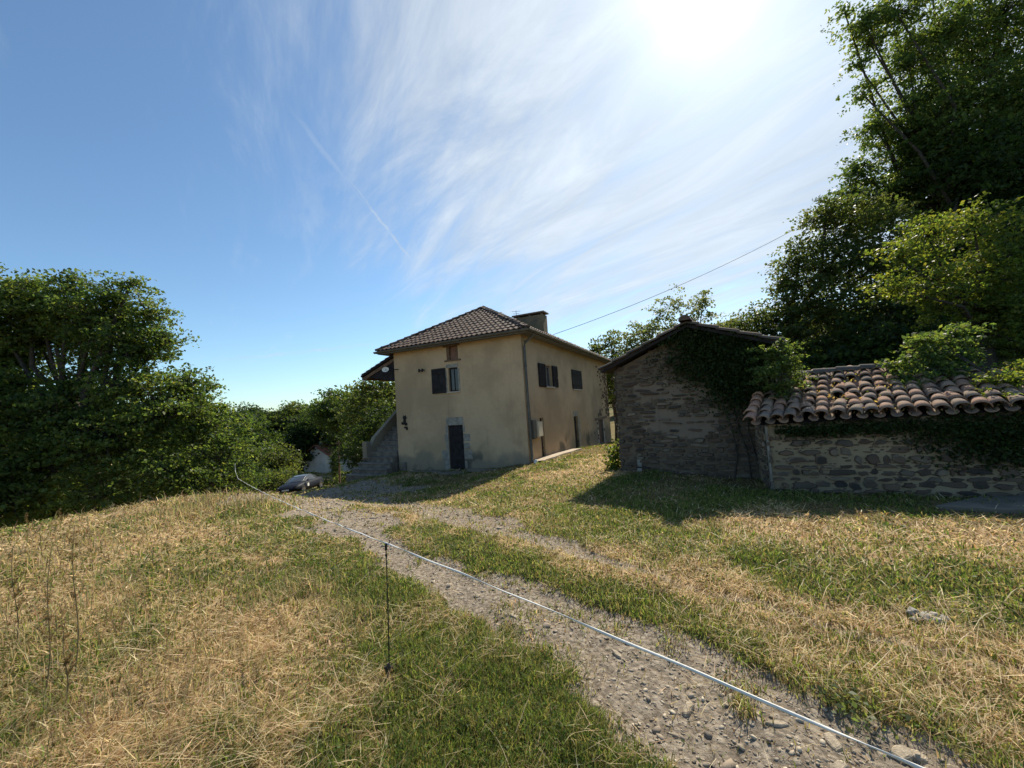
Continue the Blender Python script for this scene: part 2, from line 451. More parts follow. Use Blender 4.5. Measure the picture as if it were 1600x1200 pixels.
RUT2 = line_px([(1595, 1050), (1250, 965), (1000, 890), (880, 855), (760, 820), (650, 792), (540, 777), (470, 775)])
YARD = line_px([(450, 775), (540, 768), (640, 765)])
VERGE = line_px([(1120, 1190), (900, 1080), (700, 1000), (600, 920), (530, 870), (430, 810), (390, 785)])
MID = line_px([(1600, 1150), (1300, 1040), (1080, 965), (900, 910), (720, 855), (640, 825)])
GREENR = [(ground_px(*p)[:2], r) for p, r in (((1250, 870), .5), ((1350, 920), .5), ((1150, 860), .5), ((1500, 930), .6), ((1200, 1030), .4), ((1400, 1110), .45), ((1550, 1150), .4), ((1000, 800), .8))] + [(ground_px(*p)[:2], r) for p, r in (((1450, 895), .9), ((1100, 850), .8), ((1550, 960), .7), ((950, 830), .8), ((720, 790), 1.0), ((850, 760), 1.5), ((1150, 790), .6), ((650, 770), 1.0), ((1500, 880), .6), ((1090, 1010), .35), ((300, 930), .4), ((700, 1130), .8), ((900, 1150), .7), ((1000, 1180), .6), ((640, 990), .5))]
STRAWR = [(ground_px(*p)[:2], r) for p, r in (((1000, 890), .5), ((1300, 985), .6), ((1480, 1030), .7), ((250, 850), 1.2), ((200, 950), .8), ((420, 980), .6), ((330, 1080), .5), ((480, 1100), .4), ((100, 1180), .4))] + [(ground_px(*p)[:2], r) for p, r in (((930, 880), .6), ((1100, 900), .6), ((1200, 810), .7), ((1350, 840), .9), ((1500, 850), .8), ((1200, 950), .6), ((1400, 1010), .8), ((1550, 1030), .6), ((900, 740), 2.0), ((940, 720), 2.0), ((820, 850), .4))]
def masks(x, y):
    n1 = fbm(x * 1.3, y * 1.3, 4, 3); n2 = fbm(x * 4, y * 4, 3, 11); n3 = fbm(x * 0.5 + 7, y * 0.5, 3, 23)
    jit = 1 + (n1 - 0.5) * 1.5 + (n2 - 0.5) * 0.9
    w1 = [.58, .60, .58, .52, .50, .55, .8, 1.2]
    g1 = poly_dist(x, y, RUT1, w1) * jit
    w2 = [.04, .04, .06, .20, .36, .45, .8, 1.2]
    g2 = poly_dist(x, y, RUT2, w2) * jit
    g3 = poly_dist(x, y, YARD, [1.6, 1.5, 1.0]) * jit
    gravel = np.maximum(np.maximum(1 - sstep(g1, 0.75, 1.35), 0.8 * (1 - sstep(g2, 0.6, 1.3))), 0.7 * (1 - sstep(g3, .6, 1.2)))
    mid = 1 - sstep(poly_dist(x, y, MID, [.34, .32, .28, .28, .36, .4]) * jit, 0.7, 1.3)
    gravel = gravel * (1 - 0.9 * mid) * (1 - .35 * sstep(n2 * .4 + n1 * .6, .52, .62))
    gr = 1.0 * (1 - sstep(poly_dist(x, y, VERGE, [.55, .55, .45, .42, .5, .7, .6]) * jit, 0.6, 1.5))
    gr = np.maximum(gr, 0.75 * (1 - sstep(poly_dist(x, y, MID, [.5, .45, .38, .38, .5, .5]) * jit, 0.6, 1.4)))
    for c, r in GREENR: gr = np.maximum(gr, 0.8 * (1 - sstep(np.hypot(x - c[0], y - c[1]) / r * jit, 0.4, 1.3)))
    gr = np.maximum(gr, sstep(n1 * 0.6 + n3 * 0.4, 0.46, 0.64) * 0.8)
    st = sstep(n3 * .5 + n2 * .5, 0.40, 0.62) * 0.8 * (1 - .5 * sstep(x + .1 * y, -.5, 1.5))
    for c, r in STRAWR: st = np.maximum(st, 0.95 * (1 - sstep(np.hypot(x - c[0], y - c[1]) / r * jit, 0.5, 1.4)))
    left = sstep(-x - 0.12 * y, 0.8, 2.2) * (y < 14)
    st = np.maximum(st, left * (0.25 + 0.6 * n2)); 
    st = st * (1 - 0.8 * gravel); gr = gr * (1 - 0.93 * gravel) * (1 - 0.6 * st)
    return gravel, gr, st
def height(x, y, m=None):
    r = np.hypot(x, y)
    z = height0(x, y)
    z = z + (fbm(x * 0.9, y * 0.9, 4, 5) - 0.5) * 0.10 * np.clip(r / 3, 0.3, 1) + (fbm(x * 6, y * 6, 3, 9) - 0.5) * 0.035 + (fbm(x * 2.7, y * 2.7, 3, 19) - .5) * .06 * (1 - 0)
    if m is None: m = masks(x, y)
    return z - 0.035 * m[0]

# ------------------------------------------------------------------ ground
def ground_mat():
    m, t, b = new_mat('ground')
    o = t.node('ShaderNodeTexCoord').outputs['Object']
    a = t.node('ShaderNodeAttribute', attribute_name='cover')
    sep = t.node('ShaderNodeSeparateColor'); t.put(sep.inputs[0], a.outputs['Color'])
    gv, gr, st = sep.outputs[0], sep.outputs[1], sep.outputs[2]
    nf = t.noise(o, 22, detail=7, rough=0.7); nm = t.noise(o, 4.5, detail=6, rough=0.65); nn = t.noise(o, 1.2, detail=5)
    dry = t.mix(t.smooth(nf, 0.33, 0.67), (0.07, 0.05, 0.025), (0.24, 0.175, 0.08))
    dry = t.mix(t.smooth(nm, 0.42, 0.62), dry, t.mix(t.smooth(nf, 0.35, 0.65), (0.10, 0.095, 0.035), (0.23, 0.20, 0.075)))
    straw = t.mix(t.smooth(nf, 0.33, 0.66), (0.18, 0.12, 0.06), (0.54, 0.40, 0.22))
    green = t.mix(t.smooth(nf, 0.33, 0.67), (0.035, 0.05, 0.014), (0.12, 0.155, 0.035))
    soil = t.mix(t.smooth(nf, 0.35, 0.7), (0.14, 0.11, 0.08), (0.36, 0.30, 0.225))
    vor = t.node('ShaderNodeTexVoronoi'); t.put(vor.inputs['Vector'], o); vor.inputs['Scale'].default_value = 26
    rs = t.node('ShaderNodeSeparateColor'); t.put(rs.inputs[0], vor.outputs['Color'])
    peb = t.mix(rs.outputs[0], (0.16, 0.13, 0.10), (0.46, 0.39, 0.30))
    soil = t.mix(t.smooth(vor.outputs['Distance'], 0.25, 0.6, 0.8, 0.0), soil, peb)
    c = t.mix(t.smooth(t.math('ADD', st, t.math('MULTIPLY', t.math('SUBTRACT', nm, 0.5), 0.9)), 0.25, 0.75), dry, straw)
    c = t.mix(t.smooth(t.math('ADD', gr, t.math('MULTIPLY', t.math('SUBTRACT', nm, 0.5), 0.9)), 0.25, 0.75), c, green)
    c = t.mix(t.smooth(t.math('ADD', gv, t.math('MULTIPLY', t.math('SUBTRACT', nf, 0.5), 0.8)), 0.3, 0.6), c, soil)
    t.put(b.inputs['Base Color'], c)
    b.inputs['Roughness'].default_value = 0.95; b.inputs['Specular IOR Level'].default_value = 0.1
    bp = t.node('ShaderNodeBump'); bp.inputs['Strength'].default_value = 0.9; bp.inputs['Distance'].default_value = 0.03
    hh = t.math('ADD', nf, t.math('MULTIPLY', vor.outputs['Distance'], -0.4))
    t.put(bp.inputs['Height'], hh); t.put(b.inputs['Normal'], bp.outputs[0])
    return m

def build_ground():
    na, nr = 720, 330
    th = np.linspace(0, 2 * math.pi, na, endpoint=False)
    rr = np.concatenate([[0.25], 0.25 * (900 / 0.25) ** (np.linspace(0, 1, nr)[1:])])
    T, RR = np.meshgrid(th, rr)
    x = (RR * np.sin(T)).ravel(); y = (RR * np.cos(T)).ravel()
    m = masks(x, y); z = height(x, y, m)
    far = sstep(np.hypot(x, y), 300, 700); z = z * (1 - far) + far * 12
    v = np.stack([x, y, z], 1)
    idx = np.arange(na * nr).reshape(nr, na)
    a = idx[:-1]; b = idx[1:]
    q = np.stack([a, b, np.roll(b, -1, 1), np.roll(a, -1, 1)], -1).reshape(-1, 4)
    me = bpy.data.meshes.new('ground')
    cv = np.array([[0, 0, float(height(np.array([0.]), np.array([0.]))[0])]])
    v = np.concatenate([v, cv])
    me.vertices.add(len(v)); me.vertices.foreach_set('co', v.astype(np.float32).ravel())
    tri = np.stack([np.full(na, len(v) - 1), idx[0], np.roll(idx[0], -1)], -1)
    loops = np.concatenate([q[:, ::-1].ravel(), tri[:, ::-1].ravel()])
    # winding: faces look up
    starts = np.concatenate([np.arange(len(q)) * 4, len(q) * 4 + np.arange(na) * 3])
    me.loops.add(len(loops)); me.loops.foreach_set('vertex_index', loops.astype(np.int32))
    me.polygons.add(len(starts)); me.polygons.foreach_set('loop_start', starts.astype(np.int32))
    me.update(calc_edges=True)
    me.polygons.foreach_set('use_smooth', np.ones(len(starts), bool))
    at = me.attributes.new('cover', 'FLOAT_COLOR', 'POINT')
    c = np.ones((len(v), 4), np.float32); c[:-1, 0] = m[0]; c[:-1, 1] = m[1]; c[:-1, 2] = m[2]
    at.data.foreach_set('color', c.ravel())
    me.materials.append(ground_mat())
    o = link(bpy.data.objects.new('ground', me)); tag(o, kind='structure')
build_ground()

# ------------------------------------------------------------------ grass, straw, gravel (stuff)
def blades(x, y, h, w, lean, az, col_, curl=0.5, zoff=0.0):
    n = len(x); z = height(x, y) + zoff
    b = np.stack([x, y, z], 1)
    d = np.stack([np.cos(az), np.sin(az), np.zeros(n)], 1)
    s = np.stack([-np.sin(az), np.cos(az), np.zeros(n)], 1)
    # twist blade side a little so that some are seen edge on
    tw = rng.uniform(-1.2, 1.2, n)[:, None]; s = s * np.cos(tw) + d * np.sin(tw)
    up = np.array([0, 0, 1.0])
    l1 = lean[:, None]; l2 = np.clip(lean + curl, 0, 1.62)[:, None]
    hh = h[:, None]
    mid = b + hh * 0.5 * (d * np.sin(l1) + up * np.cos(l1))
    tip = mid + hh * 0.5 * (d * np.sin(l2) + up * np.cos(l2))
    tip[:, 2] = np.maximum(tip[:, 2], b[:, 2] + 0.004)
    ww = (w / 2)[:, None]
    b = b - np.array([0, 0, 0.01])
    return np.stack([b - s * ww, b + s * ww, mid + s * ww * 0.85, mid - s * ww * 0.85, tip], 1)
def scatter(n, r0, r1, a0=-72, a1=72, power=0.0):
    u = rng.random(n)
    r = r0 * (r1 / r0) ** u
    a = np.radians(rng.uniform(a0, a1, n))
    return r * np.sin(a), r * np.cos(a), r
def tones(n, pal, var=0.18):
    pal = np.array(pal); c = pal[rng.integers(0, len(pal), n)]
    return c * rng.uniform(1 - var, 1 + var, (n, 1)) * rng.uniform(0.94, 1.06, (n, 3))
def off_building(x, y):
    """False inside the footprints"""
    ok = np.ones(len(x), bool)
    q = np.stack([x, y], 1) - HC; s = q @ HR; t = q @ HL
    ok &= ~((s > -0.05) & (s < 16.6) & (t > -0.05) & (t < 6.6))
    q = np.stack([x, y], 1) - np.array([2.63, 10]); u = q @ np.array([.82, -.572]); v = q @ np.array([.572, .82])
    ok &= ~((u > -.02) & (u < 3.3) & (v > -.02) & (v < 6))
    q = np.stack([x, y], 1) - np.array([4.6, 7.2]); u = q @ np.array([.927, -.375]); v = q @ np.array([.375, .927])
    ok &= ~((u > -.02) & (u < 6) & (v > -.02) & (v < 2.2))
    return ok
GREENS = [(0.12, 0.18, 0.030), (0.17, 0.23, 0.045), (0.08, 0.12, 0.025), (0.20, 0.22, 0.06), (0.25, 0.23, 0.08), (0.16, 0.15, 0.06)]
DRYS = [(0.30, 0.23, 0.12), (0.21, 0.17, 0.065), (0.16, 0.165, 0.05), (0.40, 0.30, 0.15), (0.12, 0.125, 0.035), (0.22, 0.14, 0.07), (0.13, 0.09, 0.045)]
STRAWS = [(0.60, 0.48, 0.28), (0.68, 0.56, 0.34), (0.46, 0.34, 0.18), (0.34, 0.24, 0.13), (0.74, 0.63, 0.42)]

def build_grass():
    # short green grass
    x, y, r = scatter(600000, 1.0, 38)
    m = masks(x, y); k = (rng.random(len(x)) < (m[1] * 1.0 + 0.10) * (1 - m[0] * 0.95)) & off_building(x, y)
    x, y, r, g = x[k], y[k], r[k], m[1][k]
    n = len(x)
    w = np.maximum(0.0030, r * 0.0021) * rng.uniform(0.7, 1.4, n)
    h = (0.025 + 0.055 * rng.random(n) ** 1.5 + 0.03 * g) * np.clip(0.8 + r * 0.03, 0.8, 1.6)
    V = blades(x, y, h, w, rng.uniform(0, 0.9, n), rng.uniform(0, 6.283, n), None, 0.5)
    o = np_mesh('green_grass', V, 5, M_grass, tones(n, GREENS, 0.3)); tag(o, 'short green grass in the verge and between the wheel tracks', 'grass', kind='stuff')
    # mown stubble
    x, y, r = scatter(420000, 1.0, 40)
    m = masks(x, y); k = (rng.random(len(x)) < (0.75 - 0.45 * m[1]) * (1 - m[0] * 0.96)) & off_building(x, y)
    x, y, r = x[k], y[k], r[k]; n = len(x)
    w = np.maximum(0.0028, r * 0.0021) * rng.uniform(0.7, 1.4, n)
    h = (0.012 + 0.06 * rng.random(n) ** 2) * np.clip(0.8 + r * 0.03, 0.8, 1.6)
    V = blades(x, y, h, w, rng.uniform(0.1, 1.3, n), rng.uniform(0, 6.283, n), None, 0.5)
    o = np_mesh('dry_stubble', V, 5, M_grass, tones(n, DRYS, 0.3)); tag(o, 'dry yellow mown stubble across the field', 'stubble', kind='stuff')
    # loose mown straw, mostly lying
    x, y, r = scatter(340000, 0.9, 34)
    m = masks(x, y); cl = sstep(fbm(x * 3.1, y * 3.1, 3, 61), .38, .62); k = (rng.random(len(x)) < (m[2] * 0.85 + 0.03) * (.25 + .75 * cl) * (1 - m[0] * 0.8)) & off_building(x, y)
    x, y, r = x[k], y[k], r[k]; n = len(x)
    w = np.maximum(0.0017, r * 0.0012) * rng.uniform(0.6, 1.5, n)
    h = rng.uniform(0.04, 0.15, n) + 0.18 * rng.random(n) ** 8
    az = np.where(rng.random(n) < 0.5, rng.normal(0.7, 0.55, n) + math.pi * rng.integers(0, 2, n), rng.uniform(0, 6.283, n))
    V = blades(x, y, h, w, rng.uniform(1.15, 1.58, n), az, None, rng.normal(0.05, 0.22, n), zoff=rng.uniform(0.005, 0.05, n))
    o = np_mesh('mown_straw', V, 5, M_grass, tones(n, STRAWS, 0.25)); tag(o, 'loose pale straw left lying after mowing', 'straw', kind='stuff')
    # taller yellow grass at the crest by the far post and along the left edge
    pts = [(ground_px(352, 790)[:2], .7, 900, .26), (ground_px(310, 775)[:2], 1.4, 500, .14), (ground_px(200, 800)[:2], 1.5, 400, .14), (ground_px(455, 930)[:2], .25, 260, .28), (ground_px(60, 1000)[:2], .6, 900, .26),
           (ground_px(150, 1120)[:2], .5, 1200, .2), (ground_px(20, 900)[:2], 1.0, 500, .3), (ground_px(550, 965)[:2], .18, 260, .18), (ground_px(90, 850)[:2], 1.2, 350, .25)]
    X = []; Y = []; Hh = []
    for c, s, k, hh in pts:
        X.append(rng.normal(c[0], s, k)); Y.append(rng.normal(c[1], s, k)); Hh.append(hh * rng.uniform(0.4, 1.2, k))
    x, y, h = map(np.concatenate, (X, Y, Hh)); n = len(x); r = np.hypot(x, y)
    V = blades(x, y, h, np.maximum(0.003, r * 0.0013), rng.uniform(0, 0.6, n), rng.uniform(0, 6.283, n), None, 0.6)
    o = np_mesh('tall_dry_grass', V, 5, M_grass, tones(n, [(0.30, 0.27, 0.13), (0.38, 0.31, 0.17), (0.19, 0.21, 0.08), (0.24, 0.17, 0.10)], 0.3)); tag(o, 'tall yellow grass left standing on the bank', 'grass', kind='stuff')
    # broad small leaves (clover, plantain) in the green
    x, y, r = scatter(150000, 1.0, 16)
    m = masks(x, y); k = (rng.random(len(x)) < (m[1] - 0.15) * 0.8) & off_building(x, y)
    x, y, r = x[k], y[k], r[k]; n = len(x)
    s = np.maximum(0.007, r * 0.0026) * rng.uniform(0.7, 1.5, n)
    V = leaf_quads(np.stack([x, y, height(x, y) + rng.uniform(0.01, 0.05, n)], 1), s, up=1.3)
    o = np_mesh('low_ground_weeds', V, 4, M_grass, tones(n, [(0.07, 0.13, 0.025), (0.09, 0.15, 0.03), (0.05, 0.09, 0.02)], 0.25)); tag(o, 'small leafy clover and weeds among the grass', 'weeds', kind='stuff')

def leaf_quads(c, s, up=0.0, aspect=0.62):
    n = len(c); s = np.asarray(s)[:, None] if np.ndim(s) else np.full((n, 1), s)
    nrm = rng.normal(size=(n, 3)); nrm[:, 2] += up * np.sign(1); nrm /= np.linalg.norm(nrm, axis=1)[:, None]
    a = np.cross(nrm, rng.normal(size=(n, 3))); a /= np.linalg.norm(a, axis=1)[:, None] + 1e-9
    b = np.cross(nrm, a)
    return np.stack([c - a * s, c - b * s * aspect + nrm * s * 0.18, c + a * s, c + b * s * aspect + nrm * s * 0.18], 1)

ICO_V = None
def ico():
    t = (1 + 5 ** .5) / 2
    v = np.array([(-1, t, 0), (1, t, 0), (-1, -t, 0), (1, -t, 0), (0, -1, t), (0, 1, t), (0, -1, -t), (0, 1, -t), (t, 0, -1), (t, 0, 1), (-t, 0, -1), (-t, 0, 1)], float)
    v /= np.linalg.norm(v[0])
    f = [(0, 11, 5), (0, 5, 1), (0, 1, 7), (0, 7, 10), (0, 10, 11), (1, 5, 9), (5, 11, 4), (11, 10, 2), (10, 7, 6), (7, 1, 8), (3, 9, 4), (3, 4, 2), (3, 2, 6), (3, 6, 8), (3, 8, 9), (4, 9, 5), (2, 4, 11), (6, 2, 10), (8, 6, 7), (9, 8, 1)]
    return v, np.array(f)
def stones_mesh(name, x, y, size, mat, flat=0.5, sink=0.2):
    v, f = ico(); n = len(x)
    V = v[None] * (1 + rng.uniform(-0.28, 0.28, (n, 12, 1)))
    sc = np.stack([np.ones(n) * rng.uniform(0.8, 1.5, n), rng.uniform(0.6, 1.0, n), flat * rng.uniform(0.6, 1.3, n)], 1) * size[:, None]
    V = V * sc[:, None, :]
    a = rng.uniform(0, 6.283, n); ca, sa = np.cos(a)[:, None], np.sin(a)[:, None]
    ti = rng.normal(0, 0.22, n)[:, None]
    X = V[..., 0] * ca - V[..., 1] * sa; Y = V[..., 0] * sa + V[..., 1] * ca; Z = V[..., 2] + X * ti
    z = height(x, y)
    V = np.stack([X + x[:, None], Y + y[:, None], Z + (z + sc[:, 2] * (1 - 2 * sink) * 0.5)[:, None]], -1).reshape(-1, 3)
    me = bpy.data.meshes.new(name)
    me.vertices.add(len(V)); me.vertices.foreach_set('co', V.astype(np.float32).ravel())
    loops = (f[None] + (np.arange(n) * 12)[:, None, None]).ravel()
    me.loops.add(len(loops)); me.loops.foreach_set('vertex_index', loops.astype(np.int32))
    me.polygons.add(n * 20); me.polygons.foreach_set('loop_start', (np.arange(n * 20) * 3).astype(np.int32))
    me.materials.append(mat); me.update(calc_edges=True)
    return link(bpy.data.objects.new(name, me))
def build_gravel():
    x, y, r = scatter(70000, 1.0, 24, -60, 60)
    m = masks(x, y); k = rng.random(len(x)) < np.clip(m[0] * 1.1 - 0.15, 0, 1) * (0.35 + 0.9 * fbm(x * 2, y * 2, 3, 41)); x, y, r = x[k], y[k], r[k]
    s = np.maximum(0.005, r * 0.0015) * rng.lognormal(0.1, 0.45, len(x)); s = np.minimum(s * np.where(rng.random(len(x)) < .04, 1.9, 1.0), 0.055)
    o = stones_mesh('gravel', x, y, s, M_gravel, 0.5); tag(o, 'crushed grey and buff stone on the wheel tracks', 'gravel', kind='stuff')

def build_notable_stones():
    spec = [(1215, 1138, .055, 'rounded buff stone in the gravel near the white tape'), (1300, 1152, .07, 'flat grey slab of stone in the gravel right of the tape'), (1408, 1172, .075, 'long pale flat stone at the lower right of the track'),
            (1435, 1178, .06, 'squarish pale flat stone beside the long one at the lower right'), (1075, 1105, .06, 'grey flat stone half sunk in the gravel'), (965, 1018, .05, 'pale stone wedge under the white tape'),
            (1310, 1195, .05, 'small buff stone at the very bottom of the track'), (803, 960, .06, 'pale flat stone at the edge of the left wheel track'), (745, 925, .05, 'small pale stone by the middle of the left wheel track')]
    for px, py, s, lab in spec:
        p = ground_px(px, py)
        v, f = ico()
        b = MB()
        # an irregular flat slab: bevelled polygon
        k = 8; ang = np.arange(k) * 6.283 / k + rng.uniform(-.3, .3, k); s = s * .62; rad = s * rng.uniform(0.75, 1.15, k)
        z0 = float(height(np.array([p[0]]), np.array([p[1]]))[0])
        el = rng.uniform(1.0, 1.7); ro = rng.uniform(0, 3.14)
        def ring(sc, z):
            out = []
            for a, q in zip(ang, rad):
                u, w_ = q * sc * math.cos(a) * el, q * sc * math.sin(a) / el
                out.append((p[0] + u * math.cos(ro) - w_ * math.sin(ro), p[1] + u * math.sin(ro) + w_ * math.cos(ro), z0 + z + u * 0.10))
            return out
        rows = [ring(0.9, -0.02), ring(1.0, 0.008), ring(0.93, s * 0.38), ring(0.75, s * 0.48)]
        b.grid(rows, 0, False, True); b.face(rows[-1], 0)
        o = b.build('stone', M_flat, origin=(p[0], p[1], z0)); tag(o, lab, 'stone', 'larger stones lying on the track')
M_flat = simple('pale_flat_stone', (0.38, 0.31, 0.22), 0.9, var=0.3, scale=30, bump=0.4)
build_grass(); build_gravel(); build_notable_stones()

# ------------------------------------------------------------------ trees
LEAFS = dict(oak=[(0.065, 0.11, 0.036), (0.085, 0.13, 0.040), (0.05, 0.085, 0.030), (0.11, 0.14, 0.045)], yellow=[(0.10, 0.14, 0.03), (0.075, 0.115, 0.028), (0.14, 0.16, 0.035)],
             dark=[(0.035, 0.060, 0.020), (0.045, 0.072, 0.022), (0.028, 0.050, 0.018)], olive=[(0.065, 0.085, 0.03), (0.055, 0.085, 0.025), (0.075, 0.095, 0.04)],
             silver=[(0.10, 0.13, 0.06), (0.085, 0.115, 0.05), (0.12, 0.14, 0.07)])
def crown_leaves(blobs, leaf, dens=1.0, flat=0.6):
    """blobs: (centre, radius); leaves sit in flattish sprays strung along outward twigs, thicker near the shell;
    single shoots stand out of the outline"""
    C = []; tw = []
    for (c, r) in blobs:
        c = np.array(c, float); r3 = np.array(r if hasattr(r, '__len__') else (r, r, r * 0.8), float)
        rm = r3.mean()
        nc = max(10, int(34 * dens * (rm / 1.0) ** 2 / (leaf / 0.07) ** 0.9))
        d = rng.normal(size=(nc, 3)); d /= np.linalg.norm(d, axis=1)[:, None]
        lump = 0.72 + 0.5 * fbm(d[:, 0] * 2.2 + c[0], d[:, 1] * 2.2 + d[:, 2] * 1.7 + c[1], 3, 31)
        shoot = np.where(rng.random(nc) < 0.10, rng.uniform(1.1, 1.35, nc), 1.0)
        q = c + d * r3 * ((rng.random(nc) ** 0.42) * lump * 1.12 * shoot)[:, None]
        tw.append((c, q))
        per = 26
        along = rng.uniform(-1, 1, (nc, per, 1)); dd = d * np.array([1, 1, 0.55]) + rng.normal(0, .35, (nc, 3)) * np.array([1, 1, .4])
        o = dd[:, None, :] * along * leaf * 5.2 + rng.normal(size=(nc, per, 3)) * np.array([1, 1, 0.38]) * leaf * 2.0 * (1.15 - 0.6 * np.abs(along))
        o[..., 2] -= (along[..., 0] ** 2) * leaf * 1.2
        C.append((q[:, None] + o).reshape(-1, 3))
    return np.concatenate(C), tw
def clump_tones(c, pal, leaf):
    """leaf colour drifts from bough to bough"""
    t = tones(len(c), LEAFS[pal], 0.22)
    k = fbm(c[:, 0] / (leaf * 14) + c[:, 2] * .7, c[:, 1] / (leaf * 14) + c[:, 2] / (leaf * 14), 3, 57)
    return t * (1 + (k[:, None] - .5) * np.array([1.1, .8, .6]))
def tree(name, label, cat, base, blobs, pal, leaf=0.07, dens=1.0, trunk_r=0.22, group=None, lean=None, fork=0.45, twigs=True, up=0.9):
    base = np.array(base, float); 
    root = empty(name, base, label, cat, group)
    c, tw = crown_leaves(blobs, leaf, dens)
    V = leaf_quads(c, leaf * rng.uniform(0.5, 1.25, len(c)), up=up)
    tn = clump_tones(c, pal, leaf)
    np_mesh('crown', V, 4, M_leaf, tn, parent=root)
    b = MB()
    cen = np.mean([q[0] for q in blobs], axis=0)
    top = max(q[0][2] for q in blobs)
    fk = base + (np.array([cen[0], cen[1], base[2] + (top - base[2]) * fork]) - base) * np.array([0.75, 0.75, 1])
    b.tube([base - [0, 0, .3], base + (fk - base) * .1, base + (fk - base) * .5 + rng.normal(0, .12, 3), fk], [trunk_r * 1.5, trunk_r * 1.1, trunk_r * .85, trunk_r * .7], 8)
    for (cb, q) in tw:
        h = np.linalg.norm(cb - fk); mid = (fk + cb) / 2 + rng.normal(0, .12 * h / 2, 3) + [0, 0, -.06 * h]
        st = fk - (fk - base) * rng.uniform(0, .35)
        b.tube([st, (st + mid) / 2 + rng.normal(0, .04 * h, 3), mid, cb], [trunk_r * .5, trunk_r * .36, trunk_r * .25, trunk_r * .12], 5, cap=False)
        if twigs:
            for k in range(0, len(q), 2):
                b.tube([cb, (cb + q[k]) / 2 + rng.normal(0, .08, 3), q[k]], [trunk_r * .10, trunk_r * .06, trunk_r * .02], 3, cap=False)
    b.build('trunk', M_bark, root)
    return root
def PB(px, py, d, r):
    return (D(px, py, d), r)
def gz(x, y): return float(height0(np.array([x]), np.array([y]))[0])
def on_ground(x, y, dz=0): return (x, y, gz(x, y) + dz)

